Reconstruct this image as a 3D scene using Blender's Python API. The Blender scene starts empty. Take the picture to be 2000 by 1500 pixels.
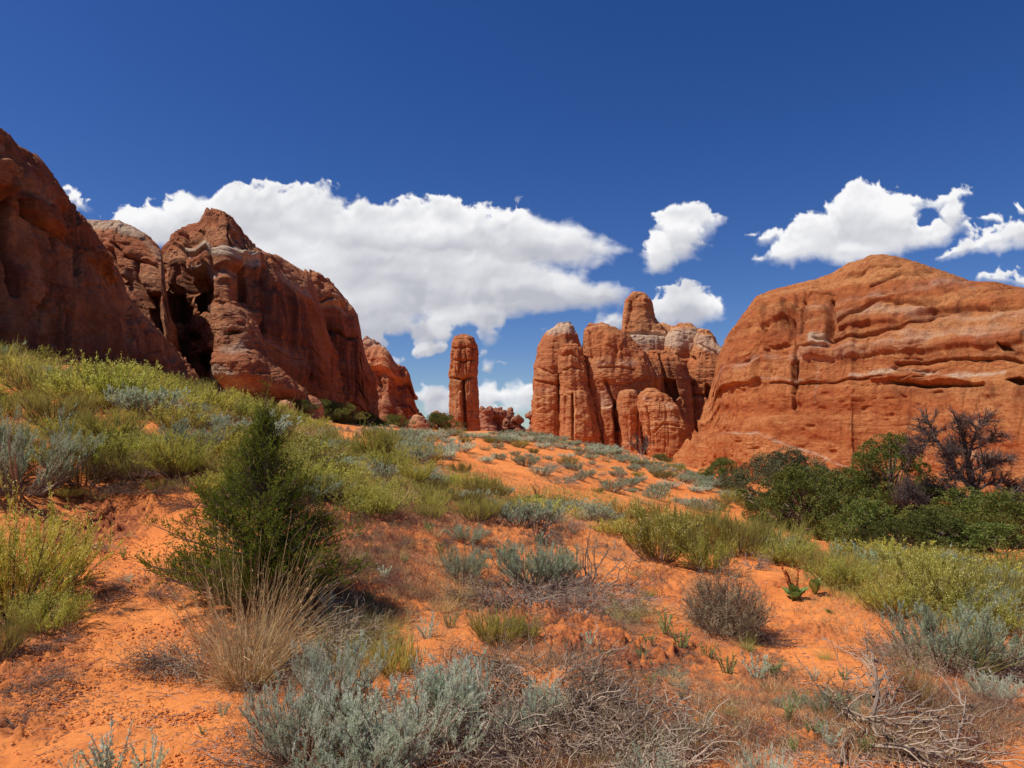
import bpy, math, random
import numpy as np
from mathutils import Matrix, Vector
S = bpy.context.scene
COL = S.collection
rng = np.random.default_rng(7)
random.seed(7)

# ------------------------------------------------------------------ camera
FPX, HOR, EYE = 1450.0, 860.0, 1.6
PITCH = math.atan((HOR - 750) / FPX)
cam = bpy.data.cameras.new('camera'); camo = bpy.data.objects.new('camera', cam); COL.objects.link(camo)
camo.location = (0, 0, EYE); camo.rotation_euler = (math.pi / 2 + PITCH, 0, 0)
cam.sensor_width = 36; cam.lens = FPX / 2000 * 36; cam.clip_start = 0.05; cam.clip_end = 20000
S.camera = camo
S.render.resolution_x, S.render.resolution_y = 1024, 768
CP, SP = math.cos(PITCH), math.sin(PITCH)

def ray(u, v):
    """direction through a photo pixel (2000x1500), scaled so that y = 1"""
    x = (np.asarray(u, float) - 1000) / FPX; y = (750 - np.asarray(v, float)) / FPX
    dy = CP - y * SP; dz = SP + y * CP
    return x / dy, dz / dy
def at(u, v, d):
    x, z = ray(u, v); d = np.asarray(d, float)
    return np.stack([x * d, d + 0 * x, EYE + z * d], -1)
def proj(P):
    x = P[..., 0]; y = P[..., 1]; z = P[..., 2] - EYE
    f = y * CP + z * SP; up = -y * SP + z * CP
    f = np.maximum(f, 1e-3)
    return 1000 + FPX * x / f, 750 - FPX * up / f

# ------------------------------------------------------------------ world, sun, exposure
SUN_EL, SUN_AZ = math.radians(57), math.radians(-104)      # azimuth measured from +Y (view) to +X: the sun stands to the left
SKY_STRENGTH = 0.10
SUN_STRENGTH = 5.0
def build_world():
    w = bpy.data.worlds.new('World'); S.world = w; w.use_nodes = True
    nt = w.node_tree; nt.nodes.clear(); N = nt.nodes.new; L = nt.links.new
    out = N('ShaderNodeOutputWorld'); bg = N('ShaderNodeBackground'); bg.inputs[1].default_value = SKY_STRENGTH
    L(bg.outputs[0], out.inputs[0])
    sky = N('ShaderNodeTexSky'); sky.sky_type = 'NISHITA'; sky.sun_disc = False
    sky.sun_elevation = SUN_EL; sky.sun_rotation = SUN_AZ
    sky.altitude = 1500; sky.air_density = 1.0; sky.dust_density = 0.9; sky.ozone_density = 3.5
    # deeper, polarised blue
    hs = N('ShaderNodeHueSaturation'); hs.inputs['Saturation'].default_value = 1.30; hs.inputs['Value'].default_value = 0.88
    hs.inputs['Hue'].default_value = 0.517
    L(sky.outputs[0], hs.inputs['Color'])
    L(hs.outputs[0], bg.inputs[0])
build_world()
sd = bpy.data.lights.new('sun', 'SUN'); sd.energy = SUN_STRENGTH; sd.angle = math.radians(0.53); sd.color = (1.0, 0.955, 0.89)
so = bpy.data.objects.new('sun', sd); COL.objects.link(so)
SUNV = Vector((math.sin(SUN_AZ) * math.cos(SUN_EL), math.cos(SUN_AZ) * math.cos(SUN_EL), math.sin(SUN_EL)))
so.rotation_euler = (-SUNV).to_track_quat('-Z', 'Y').to_euler(); so.location = (-20, -5, 60)
S.view_settings.view_transform = 'Standard'; S.view_settings.look = 'None'; S.view_settings.exposure = 0.08; S.view_settings.gamma = 1
S.view_settings.use_curve_mapping = False
try: S.cycles.max_bounces = 5; S.cycles.transparent_max_bounces = 4
except Exception: pass

# ------------------------------------------------------------------ noise
_T = np.random.default_rng(11).uniform(-1, 1, (64, 64, 64)).astype(np.float32)
def vnoise(x, y, z):
    xf = np.floor(x); yf = np.floor(y); zf = np.floor(z)
    ix = xf.astype(np.int32) & 63; iy = yf.astype(np.int32) & 63; iz = zf.astype(np.int32) & 63
    def q(t): return (t * t * t * (t * (t * 6 - 15) + 10)).astype(np.float32)
    fx, fy, fz = q(x - xf), q(y - yf), q(z - zf)
    jx, jy, jz = (ix + 1) & 63, (iy + 1) & 63, (iz + 1) & 63
    a = _T[ix, iy, iz] * (1 - fx) + _T[jx, iy, iz] * fx
    b = _T[ix, jy, iz] * (1 - fx) + _T[jx, jy, iz] * fx
    c = _T[ix, iy, jz] * (1 - fx) + _T[jx, iy, jz] * fx
    d = _T[ix, jy, jz] * (1 - fx) + _T[jx, jy, jz] * fx
    a = a * (1 - fy) + b * fy; c = c * (1 - fy) + d * fy
    return a * (1 - fz) + c * fz
def fbm(x, y, z, octv=4, gain=0.5):
    r = 0; a = 1.0; f = 1.0
    for o in range(octv):
        r = r + a * vnoise(x * f + 17.3 * o, y * f - 9.1 * o, z * f + 5.7 * o); a *= gain; f *= 2.03
    return r
def sstep(a, b, x):
    t = np.clip((x - a) / (b - a), 0, 1); return t * t * (3 - 2 * t)

# ------------------------------------------------------------------ mesh + tagging helpers
def make_mesh(name, V, F, mat, smooth=False, attrs=None, uvs=None):
    """V (n,3), F list of int arrays (m,k)"""
    me = bpy.data.meshes.new(name)
    if not isinstance(F, (list, tuple)): F = [F]
    F = [f for f in F if len(f)]
    me.vertices.add(len(V)); me.vertices.foreach_set('co', np.ascontiguousarray(V, np.float32).ravel())
    nl = sum(f.size for f in F); npoly = sum(len(f) for f in F)
    me.loops.add(nl); me.polygons.add(npoly)
    me.loops.foreach_set('vertex_index', np.concatenate([f.ravel() for f in F]).astype(np.int32))
    tot = np.concatenate([np.full(len(f), f.shape[1]) for f in F]).astype(np.int32)
    st = np.concatenate([[0], np.cumsum(tot)[:-1]]).astype(np.int32)
    me.polygons.foreach_set('loop_start', st); me.polygons.foreach_set('loop_total', tot)
    me.polygons.foreach_set('use_smooth', np.full(npoly, smooth, bool))
    me.update(calc_edges=True)
    if attrs:
        for k, a in attrs.items():
            at_ = me.attributes.new(k, 'FLOAT', 'POINT'); at_.data.foreach_set('value', np.ascontiguousarray(a, np.float32).ravel())
    me.materials.append(mat)
    return me
def link(name, me, parent=None, loc=None):
    o = bpy.data.objects.new(name, me); COL.objects.link(o)
    if parent is not None: o.parent = parent
    if loc is not None: o.location = loc
    return o
def tag(o, label=None, cat=None, group=None, kind=None):
    if label: o['label'] = label
    if cat: o['category'] = cat
    if group: o['group'] = group
    if kind: o['kind'] = kind
    return o
def empty(name, loc, label, cat, group=None, rz=0.0, scale=1.0):
    o = bpy.data.objects.new(name, None); COL.objects.link(o); o.empty_display_size = 0.2
    o.location = loc; o.rotation_euler = (0, 0, rz); o.scale = (scale,) * 3 if not hasattr(scale, '__len__') else scale
    return tag(o, label, cat, group)


# ------------------------------------------------------------------ clouds: a far shell of sky, 6 km away
def build_clouds():
    B = []
    def b(u, v, ru, rv, rot=0, k=1.0): B.append((u, v, ru, rv, rot, k))
    b(300,440,85,42,-8); b(390,425,75,40); b(455,420,70,52); b(525,420,75,62); b(610,430,85,62); b(695,445,80,52)
    b(770,455,80,60); b(850,445,80,66); b(920,455,75,50); b(985,434,58,30,-16); b(1010,470,110,52)
    b(1110,478,85,42,8); b(1180,486,62,24,4); b(560,520,170,110); b(720,560,210,120); b(880,540,200,90)
    b(1010,560,120,44); b(1110,572,95,42,4); b(1175,575,62,26); b(900,620,150,44,-6); b(760,640,110,46); b(850,640,70,24); b(1030,600,100,28)
    b(820,684,44,22,-12); b(880,676,48,14,-10); b(905,660,30,13,-20); b(830,715,30,10); b(852,778,52,34,-6); b(880,800,48,30); b(952,722,15,12,-40)
    b(962,772,42,28,-10); b(1020,776,38,26); b(985,800,55,13); b(986,712,16,5); b(925,690,13,5)
    b(1330,448,60,46,-25); b(1290,488,36,42,20); b(1376,424,42,20,-8); b(1335,485,44,26,-20); b(1280,520,24,16,-30)
    b(1345,598,74,40,5); b(1320,612,62,32); b(1200,628,36,21,-8); b(1070,640,36,12,-25)
    b(1672,420,88,58,-20); b(1600,465,86,46,-22); b(1550,492,66,28,-14); b(1725,440,100,60); b(1655,488,115,34); b(1775,398,64,22,-4)
    b(1840,393,48,18,-14); b(1858,425,26,34,10); b(1790,466,74,24,-10); b(1842,455,36,20,-20)
    b(1955,462,66,26,-14); b(1880,492,46,11,-18); b(2000,455,50,24); b(1968,546,46,18); b(2010,550,40,16)
    b(1498,463,22,12,-14); b(1470,453,13,5); b(1935,428,16,5); b(1994,405,10,8)
    b(140,388,16,14,40); b(158,402,18,12,20); b(128,368,9,7); b(2120,430,80,40); b(-150,380,140,50); b(-350,500,200,80); b(2350,500,160,60)
    holes = [(1812,424,28,17,-35)]
    us = np.arange(-700, 2900, 1.7); vs = np.arange(300, 880, 1.7); U, Vv = np.meshgrid(us, vs)
    def nz(s, o, off): return fbm(U / s + off, Vv / s - off, 0 * U + off, o, 0.55)
    W1 = nz(60, 4, 3.1) * 9 + nz(14, 3, 9.4) * 2.5; W2 = nz(60, 4, 21.7) * 7 + nz(14, 3, 4.4) * 2.5
    Uw, Vw = U + W1, Vv + W2
    D = np.full(U.shape, -1.5)
    for (u, v, ru, rv, rot, k) in B:
        c, s_ = math.cos(math.radians(rot)), math.sin(math.radians(rot)); dx, dy = Uw - u, Vw - v
        q = np.hypot((dx * c + dy * s_) / ru, (-dx * s_ + dy * c) / rv); sc = min(1.0, max(0.28, rv / 55)); d = sc * (1 - q)
        h = np.clip(0.5 + (D - d) / 0.24, 0, 1); D = np.maximum(D, d) + 0.06 * (1 - (2 * h - 1) ** 2) * (np.abs(D - d) < 0.12)
    for (u, v, ru, rv, rot) in holes:
        c, s_ = math.cos(math.radians(rot)), math.sin(math.radians(rot)); dx, dy = Uw - u, Vw - v
        D = np.minimum(D, 0.7 * (np.hypot((dx * c + dy * s_) / ru, (-dx * s_ + dy * c) / rv) - 0.85))
    K = np.hanning(13); K /= K.sum(); Ds = np.apply_along_axis(lambda r: np.convolve(r, K, 'same'), 0, D); bot = sstep(0.010, -0.012, np.gradient(Ds, axis=0)) * sstep(1.0, 0.2, D)
    # cauliflower billows: folded noise
    bil = 0; a = 1.0; sz = 34.0; bl = None
    for o in range(6):
        bil = bil + a * (1 - 2.0 * np.abs(vnoise(Uw / sz + 3 * o, Vw / (sz * 0.85) - 5 * o, 0 * U + o * 1.7))); a *= 0.54; sz *= 0.52
        if o == 3: bl = bil + 0
    soft = sstep(-0.2, 0.6, nz(120, 3, 40.0) + (Vv - 540) / 240 + 0.9 * sstep(980, 1200, U) * sstep(1260, 1230, U)) * np.where(U > 1260, 0.5, 1)          # lower parts of the bank are wispier
    F = D + np.where(U > 1260, 0.045, 0.09) - 0.75 * sstep(575, 690, Vv) * sstep(1240, 1180, U) * sstep(-0.3, 0.35, nz(60, 4, 91.0)) + 0.17 * (bil - 0.9) * (1 - 0.6 * soft) * (1 - 0.75 * bot) + 0.10 * nz(50, 4, 55.0) + 0.12 * soft * fbm(U / 90, Vv / 26, 0 * U + 2, 5)
    wid = 0.15 + 0.34 * np.maximum(soft, 0.9 * bot)
    alpha = sstep(-0.02, 1, (F + 0.04) / wid)
    alpha = alpha ** 0.8
    # light reaching each point: thickness above it, toward the sun (up and to the left)
    dens = np.clip(F, 0, 0.8); tau = np.zeros_like(dens)
    for k_ in (2, 5, 9, 14, 20, 28, 38, 50):
        tau += np.roll(np.roll(dens, k_, 0), int(k_ * 0.45), 1) * (1 if k_ < 20 else 1.6)
    T = np.exp(-0.52 * tau)
    H = np.sqrt(np.clip(F, 0, 1.2)) + 0.10 * bl * (1 - 0.5 * soft) * (1 - bot) + 0.45 * nz(110, 2, 12.0); gy = np.gradient(H, axis=0); gx = np.gradient(H, axis=1)
    K = np.hanning(13); K /= K.sum(); gy = np.apply_along_axis(lambda r: np.convolve(r, K, 'same'), 0, gy); gx = np.apply_along_axis(lambda r: np.convolve(r, K, 'same'), 1, gx)
    relief = np.clip(gy * 5 + gx * 2.5, -0.38, 0.38)
    tex = 0.26 * fbm(U / 120, Vv / 45, 0 * U + 7, 3, 0.4) + 0.04 * nz(30, 3, 77.0)
    br = np.clip(0.46 + 0.56 * T + 0.42 * relief + tex + 0.12 * (1 - alpha) - 0.22 * bot - 0.30 * sstep(470, 640, Vv) * sstep(-0.2, 0.4, nz(80, 3, 66.0)), 0, 1)
    x, z = ray(U, Vv); R = 6000 / np.sqrt(1 + x * x + z * z)
    V = np.stack([x * R, R, EYE + z * R], -1).reshape(-1, 3); nr, nc = U.shape
    keep = alpha > 0.004
    i, j = np.meshgrid(np.arange(nr - 1), np.arange(nc - 1), indexing='ij'); kk = keep[:-1, :-1] | keep[1:, :-1] | keep[:-1, 1:] | keep[1:, 1:]
    a = (i * nc + j)[kk]; Fc = np.stack([a, a + nc, a + nc + 1, a + 1], -1)
    used, inv = np.unique(Fc, return_inverse=True); Fc = inv.reshape(Fc.shape)
    mt = bpy.data.materials.new('cloud vapour'); mt.use_nodes = True; t = mt.node_tree; t.nodes.clear(); N = t.nodes.new; L = t.links.new
    o = N('ShaderNodeOutputMaterial'); em = N('ShaderNodeEmission'); tr = N('ShaderNodeBsdfTransparent'); ms = N('ShaderNodeMixShader')
    aa = N('ShaderNodeAttribute'); aa.attribute_name = 'cover'; ab = N('ShaderNodeAttribute'); ab.attribute_name = 'light'
    mx = N('ShaderNodeMix'); mx.data_type = 'RGBA'; mx.inputs[6].default_value = (0.47, 0.48, 0.54, 1); mx.inputs[7].default_value = (0.90, 0.90, 0.91, 1)
    L(ab.outputs['Fac'], mx.inputs[0]); L(mx.outputs[2], em.inputs[0]); L(aa.outputs['Fac'], ms.inputs[0]); L(tr.outputs[0], ms.inputs[1]); L(em.outputs[0], ms.inputs[2]); L(ms.outputs[0], o.inputs[0])
    mt.cycles.emission_sampling = 'NONE'
    me = make_mesh('sky', V[used], Fc, mt, True, {'cover': alpha.ravel()[used], 'light': br.ravel()[used]})
    tag(link('sky', me), 'white cumulus clouds low over the rocks in a deep blue sky', None, None, 'structure')
build_clouds()

# ------------------------------------------------------------------ materials
class NT:
    def __init__(s, name):
        s.mat = bpy.data.materials.new(name); s.mat.use_nodes = True; s.t = s.mat.node_tree; s.t.nodes.clear()
        s.out = s.t.nodes.new('ShaderNodeOutputMaterial'); s.b = s.t.nodes.new('ShaderNodeBsdfPrincipled')
        s.t.links.new(s.b.outputs[0], s.out.inputs[0])
        s.b.inputs['Roughness'].default_value = 0.9; s.b.inputs['Specular IOR Level'].default_value = 0.15
    def n(s, ty, **kw):
        x = s.t.nodes.new(ty)
        for k, v in kw.items(): setattr(x, k, v)
        return x
    def l(s, a, b): s.t.links.new(a, b)
    def put(s, q, inp):
        if hasattr(q, 'links'): s.l(q, inp)
        else: inp.default_value = q
    def math(s, op, a, b=None, c=None, clamp=False):
        x = s.n('ShaderNodeMath', operation=op, use_clamp=clamp)
        for i, q in enumerate((a, b, c)):
            if q is not None: s.put(q, x.inputs[i])
        return x.outputs[0]
    def mix(s, f, a, b, mode='MIX'):
        x = s.n('ShaderNodeMix', data_type='RGBA', blend_type=mode); s.put(f, x.inputs[0])
        s.put(a if hasattr(a, 'links') else (*a, 1), x.inputs[6]); s.put(b if hasattr(b, 'links') else (*b, 1), x.inputs[7]); return x.outputs[2]
    def mapping(s, src, scale, loc=(0, 0, 0), rot=(0, 0, 0)):
        x = s.n('ShaderNodeMapping'); x.inputs['Scale'].default_value = scale; x.inputs['Location'].default_value = loc
        x.inputs['Rotation'].default_value = rot; s.l(src, x.inputs['Vector']); return x.outputs[0]
    def noise(s, src, scale, detail=5, rough=0.55, dist=0.0):
        x = s.n('ShaderNodeTexNoise'); s.l(src, x.inputs['Vector']); x.inputs['Scale'].default_value = scale
        x.inputs['Detail'].default_value = detail; x.inputs['Roughness'].default_value = rough; x.inputs['Distortion'].default_value = dist
        return x.outputs['Fac']
    def ramp(s, f, lo, hi, tlo=0.0, thi=1.0):
        x = s.n('ShaderNodeMapRange'); x.interpolation_type = 'SMOOTHSTEP'; s.put(f, x.inputs['Value'])
        for k, v in (('From Min', lo), ('From Max', hi), ('To Min', tlo), ('To Max', thi)): x.inputs[k].default_value = v
        return x.outputs[0]
    def attr(s, name):
        x = s.n('ShaderNodeAttribute', attribute_name=name); return x.outputs['Fac']
    def bump(s, h, strength, dist, normal=None):
        x = s.n('ShaderNodeBump'); x.inputs['Strength'].default_value = strength; x.inputs['Distance'].default_value = dist
        s.l(h, x.inputs['Height'])
        if normal is not None: s.l(normal, x.inputs['Normal'])
        return x.outputs[0]

def rock_mat(name, c_main, c_light, c_dark, streak=0.5, sc=1.0, tilt=(0.03, -0.02, 0), band=0.6, hb=0.8, vb=0.3):
    m = NT(name); g = m.n('ShaderNodeNewGeometry').outputs['Position']
    big = m.noise(g, 0.11 / sc, 4, 0.6)
    strata = m.noise(m.mapping(g, (0.045, 0.045, 0.55), rot=tilt), 1.0 / sc, 8, 0.66, 0.35)
    fine = m.noise(m.mapping(g, (0.25, 0.25, 6.0), rot=tilt), 1.0 / sc, 6, 0.65, 0.3)
    mott = m.noise(g, 1.1 / sc, 9, 0.70)
    st = m.noise(m.mapping(g, (1.1, 1.1, 0.05)), 1.0 / sc, 7, 0.62, 0.15)
    c = m.mix(m.ramp(strata, 0.40, 0.60), c_main, c_light)
    c = m.mix(m.math('MULTIPLY', m.ramp(strata, 0.44, 0.34), 0.6), c, c_dark)
    c = m.mix(m.math('MULTIPLY', m.ramp(mott, 0.49, 0.60), 0.55), c, c_dark)
    bed = m.noise(m.mapping(g, (0.9, 0.9, 3.4), rot=tilt), 1.0 / sc, 8, 0.75)
    c = m.mix(m.ramp(bed, 0.56, 0.66, 0, 0.55), c, tuple(v * 0.62 for v in c_dark)); c = m.mix(m.ramp(bed, 0.44, 0.34, 0, 0.45), c, c_light)
    c = m.mix(m.math('MULTIPLY', m.ramp(fine, 0.52, 0.70), 0.45 * band), c, c_light)
    c = m.mix(m.math('MULTIPLY', m.ramp(big, 0.42, 0.68), 0.40), c, c_dark)
    sm = m.math('MULTIPLY', m.ramp(st, 0.50, 0.66), m.ramp(m.noise(g, 0.16 / sc, 3), 0.38, 0.58))
    c = m.mix(m.math('MULTIPLY', sm, streak), c, tuple(v * 0.50 for v in c_dark))
    c = m.mix(m.math('MULTIPLY', m.ramp(st, 0.40, 0.28), 0.22), c, (0.60, 0.36, 0.22))
    # varnish and pale layers as mineral colour; shade of hollows painted in
    var = m.math('MULTIPLY', m.attr('varnish_shade'), m.ramp(st, 0.30, 0.62), None, True)
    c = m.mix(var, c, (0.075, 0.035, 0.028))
    pale = m.math('MULTIPLY', m.attr('pale'), m.ramp(m.math('ADD', m.math('MULTIPLY', fine, 0.6), m.math('MULTIPLY', mott, 0.6)), 0.36, 0.58, 0.5, 1.0))
    c = m.mix(pale, c, (0.64, 0.475, 0.325))
    spk = m.noise(g, 5.5 / sc, 5, 0.75)
    c = m.mix(m.ramp(spk, 0.40, 0.75, 0.0, 0.55), c, tuple(v * 0.75 for v in c_dark))
    m.l(c, m.b.inputs['Base Color'])
    chip = m.n('ShaderNodeTexVoronoi', feature='DISTANCE_TO_EDGE'); m.l(m.mapping(g, (0.55, 0.55, 0.33)), chip.inputs['Vector']); chip.inputs['Scale'].default_value = 1.0 / sc
    ck = m.math('MULTIPLY', m.ramp(chip.outputs['Distance'], 0.0, 0.045), m.ramp(m.noise(g, 0.35 / sc, 3), 0.40, 0.60))
    h = m.math('ADD', m.math('ADD', m.math('MULTIPLY', mott, 1.2), m.math('MULTIPLY', fine, hb)), m.math('MULTIPLY', st, vb))
    n1 = m.bump(m.math('ADD', h, m.math('MULTIPLY', ck, 0.05)), 0.70, 0.42 * sc)
    h2 = m.noise(g, 6.0 / sc, 8, 0.76)
    n2 = m.bump(m.math('ADD', h2, m.math('MULTIPLY', bed, 0.8)), 0.95, 0.17 * sc, n1)
    m.l(n2, m.b.inputs['Normal'])
    return m.mat
M_RIGHT = rock_mat('red sandstone of the right wall', (0.475, 0.138, 0.040), (0.590, 0.250, 0.088), (0.330, 0.082, 0.026), 0.60, hb=0.45, vb=0.8)
M_LEFT = rock_mat('red sandstone of the left wall', (0.490, 0.160, 0.062), (0.600, 0.270, 0.125), (0.320, 0.092, 0.040), 0.65, vb=0.8)
M_MID = rock_mat('red sandstone of the middle fins', (0.530, 0.178, 0.060), (0.640, 0.300, 0.125), (0.380, 0.105, 0.038), 0.30, vb=0.5)
M_FAR = rock_mat('red sandstone of the distant spires', (0.37, 0.135, 0.072), (0.46, 0.20, 0.11), (0.23, 0.08, 0.045), 0.2)
M_BOULDER = rock_mat('pale orange boulder sandstone', (0.52, 0.22, 0.10), (0.60, 0.32, 0.17), (0.40, 0.13, 0.06), 0.0, 0.4)

def sand_mat():
    m = NT('orange sand'); g = m.n('ShaderNodeNewGeometry').outputs['Position']
    a = m.noise(g, 0.6, 6, 0.6); b = m.noise(g, 9, 6, 0.7); c3 = m.noise(g, 60, 4, 0.7)
    c = m.mix(m.ramp(a, 0.35, 0.65), (0.67, 0.198, 0.046), (0.79, 0.268, 0.068))
    c = m.mix(m.ramp(b, 0.50, 0.68, 0, 0.6), c, (0.50, 0.135, 0.042))
    c = m.mix(m.ramp(m.noise(g, 2.2, 5, 0.65, 0.6), 0.50, 0.70, 0, 0.55), c, (0.52, 0.150, 0.048))
    c = m.mix(m.ramp(c3, 0.60, 0.78, 0, 0.35), c, (0.33, 0.10, 0.045))
    crust = m.attr('crust')  # soil crust, plus shadow painted on the left bank
    c = m.mix(m.math('MULTIPLY', crust, m.ramp(b, 0.28, 0.58), None, True), c, (0.25, 0.070, 0.030))
    duff = m.attr('duff')
    c = m.mix(m.math('MULTIPLY', duff, m.ramp(m.noise(g, 22, 5, 0.7), 0.30, 0.62, 0.2, 0.9)), c, (0.20, 0.10, 0.060))
    m.l(c, m.b.inputs['Base Color'])
    h = m.math('ADD', m.math('MULTIPLY', b, 1.0), m.math('MULTIPLY', m.noise(g, 30, 6, 0.75), 0.5))
    m.l(m.bump(m.noise(g, 140, 3, 0.7), 0.45, 0.008, m.bump(h, 0.7, 0.045)), m.b.inputs['Normal'])
    return m.mat
M_SAND = sand_mat()

def leaf_mat(name, cols, trans=0.25, rough=0.7, tipcol=None, objvar=0.25):
    """colour varies by leaf, by plant, and gently along the plant"""
    m = NT(name); geo = m.n('ShaderNodeNewGeometry'); rnd = geo.outputs['Random Per Island']
    oi = m.n('ShaderNodeObjectInfo').outputs['Random']
    c = m.mix(rnd, cols[0], cols[1])
    if len(cols) > 2: c = m.mix(m.ramp(m.noise(geo.outputs['Position'], 5.5, 3), 0.45, 0.62), c, cols[2])
    hsv = m.n('ShaderNodeHueSaturation'); m.l(c, hsv.inputs['Color'])
    m.l(m.math('MULTIPLY_ADD', oi, objvar * 1.4, 1 - objvar * 0.7), hsv.inputs['Value'])
    m.l(m.math('MULTIPLY_ADD', m.math('FRACT', m.math('MULTIPLY', oi, 7.31)), 0.03, 0.485), hsv.inputs['Hue'])
    c = hsv.outputs[0]
    m.l(c, m.b.inputs['Base Color']); m.b.inputs['Roughness'].default_value = rough
    if trans:
        tr = m.n('ShaderNodeBsdfTranslucent'); m.l(c, tr.inputs['Color'])
        ms = m.n('ShaderNodeMixShader'); ms.inputs[0].default_value = trans
        m.l(m.b.outputs[0], ms.inputs[1]); m.l(tr.outputs[0], ms.inputs[2]); m.l(ms.outputs[0], m.out.inputs[0])
    return m.mat
M_SAGE = leaf_mat('silvery sage leaves', [(0.62, 0.69, 0.50), (0.80, 0.83, 0.64), (0.50, 0.57, 0.38)], 0.42)
M_SAGE_BLUE = leaf_mat('blue green sage leaves', [(0.38, 0.45, 0.28), (0.58, 0.63, 0.43), (0.32, 0.36, 0.19)], 0.35)
M_RABBIT = leaf_mat('yellow green brush leaves', [(0.43, 0.40, 0.055), (0.66, 0.59, 0.11), (0.33, 0.32, 0.045)], 0.42, objvar=0.45)
M_FLOWER = leaf_mat('pale yellow flower heads', [(0.68, 0.63, 0.12), (0.80, 0.76, 0.30)], 0.3, objvar=0.2)
M_OLIVE = leaf_mat('olive broom stems', [(0.34, 0.285, 0.06), (0.56, 0.46, 0.12), (0.25, 0.225, 0.05)], 0.4, objvar=0.55)
M_STRAW = leaf_mat('straw grass blades', [(0.52, 0.36, 0.15), (0.76, 0.57, 0.29), (0.46, 0.27, 0.10)], 0.35)
M_GREYTWIG = leaf_mat('weathered grey twigs', [(0.15, 0.10, 0.068), (0.42, 0.31, 0.22)], 0.0)
M_BROWNTWIG = leaf_mat('brown twigs', [(0.13, 0.075, 0.048), (0.26, 0.165, 0.11)], 0.0)
M_BALL = leaf_mat('brown dense twig bush', [(0.22, 0.155, 0.085), (0.42, 0.31, 0.19), (0.17, 0.11, 0.07)], 0.1)
M_JUNIPER = leaf_mat('juniper scale foliage', [(0.070, 0.090, 0.018), (0.22, 0.215, 0.042), (0.095, 0.115, 0.022)], 0.12, objvar=0.6)
M_JUNIPER_FG = leaf_mat('young juniper foliage', [(0.090, 0.145, 0.014), (0.30, 0.305, 0.035), (0.14, 0.165, 0.018)], 0.38)
M_OAK = leaf_mat('grey olive tree foliage', [(0.095, 0.105, 0.045), (0.20, 0.20, 0.09)], 0.15)
M_BARK = leaf_mat('grey brown bark', [(0.15, 0.10, 0.075), (0.24, 0.17, 0.13)], 0.0)
M_DEADBARK = leaf_mat('dark dead bark', [(0.060, 0.042, 0.034), (0.145, 0.10, 0.080)], 0.0)
M_REDGRASS = leaf_mat('dry reddish grass', [(0.36, 0.15, 0.09), (0.58, 0.34, 0.18), (0.28, 0.08, 0.065)], 0.2)
M_FORB = leaf_mat('small green forb', [(0.26, 0.31, 0.10), (0.42, 0.45, 0.18)], 0.3)
M_DOCK = leaf_mat('broad dock leaf', [(0.17, 0.25, 0.06), (0.28, 0.37, 0.10)], 0.3, 0.5)
M_RUST = leaf_mat('rust red seed heads', [(0.32, 0.07, 0.02), (0.45, 0.13, 0.04)], 0.1)
M_WHITE = leaf_mat('white petals', [(0.70, 0.70, 0.60), (0.80, 0.80, 0.72)], 0.2)
M_YUCCA = leaf_mat('yucca blade', [(0.22, 0.25, 0.07), (0.38, 0.34, 0.13)], 0.1, 0.5)
M_GRASSGREEN = leaf_mat('green grass blades', [(0.36, 0.36, 0.08), (0.56, 0.52, 0.17)], 0.4)

# ------------------------------------------------------------------ ground
CTRL = np.array([
 (-700,1500,3.6),(-500,1250,6),(-500,950,10),(-450,680,17),(0,1500,3.6),(0,1350,4.7),(60,1170,6.6),(0,1010,8.2),(230,948,9.4),(250,1045,8.55),(100,960,9.0),(90,1060,8.1),(0,850,10.5),(0,775,13.2),(0,708,17),
 (150,1100,7.2),(300,1200,6.2),(200,1300,5.1),(330,900,9.6),(200,800,12),(120,752,15),(260,750,18),(400,778,23),(560,824,31),(650,834,40),
 (400,1050,7.8),(500,1150,6.6),(450,1350,4.7),(500,1500,3.65),(800,1500,3.6),(800,1350,4.55),(1100,1340,4.5),(1100,1500,3.55),(800,1200,6.4),(650,1060,8.4),(600,960,10.8),
 (500,862,15),(600,880,16),(700,900,18),(800,960,14),(800,1050,9.2),(1000,1170,7.0),(1000,1060,9.8),(1000,1000,14),(900,930,20),(860,885,28),(850,846,44),
 (1000,848,46),(1100,860,47),(1200,882,46),(1300,905,43),(1400,948,37),(1470,985,31),(1000,900,29),(1120,930,28),(1200,965,24),(1300,965,30),(1100,1000,17),
 (1300,1010,18),(1400,1010,23),(1250,1090,9.8),(1200,1180,7.1),(1400,1150,8.3),(1350,1060,12),(1560,1150,8.6),(1560,1190,7.5),(1500,1280,5.6),(1300,1300,5.2),(1650,1270,5.8),
 (1500,1500,3.55),(1500,1380,4.5),(1800,1500,3.6),(2000,1500,3.65),(2000,1380,4.9),(1800,1330,5.2),(1700,1180,8.2),(1850,1200,8.2),(2000,1200,9),(1650,1110,12),(1800,1110,13),(2000,1110,14.5),
 (1530,1060,18),(1650,1060,21),(1800,1050,25),(2000,1040,28),(1500,985,44),(1600,985,44),(1800,1000,42),(2000,1010,42),(2500,1150,14),(2500,1300,7),(2600,1500,3.7),(2500,1050,32),
 (1400,945,62),(1600,970,60),(1900,990,58),(2400,1020,55),(1300,905,90),(1200,880,85),(1100,862,95),(905,850,102),(820,842,80),(740,836,75),(980,850,120),(660,822,70),
 (500,792,60),(350,750,45),(150,728,34),(-100,690,28),(-500,560,28),(900,848,160),(1500,900,160),(400,800,160),(1000,856,420),(2600,880,420),(-600,850,420),
], float)
CP3 = at(CTRL[:, 0], CTRL[:, 1], CTRL[:, 2])
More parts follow.
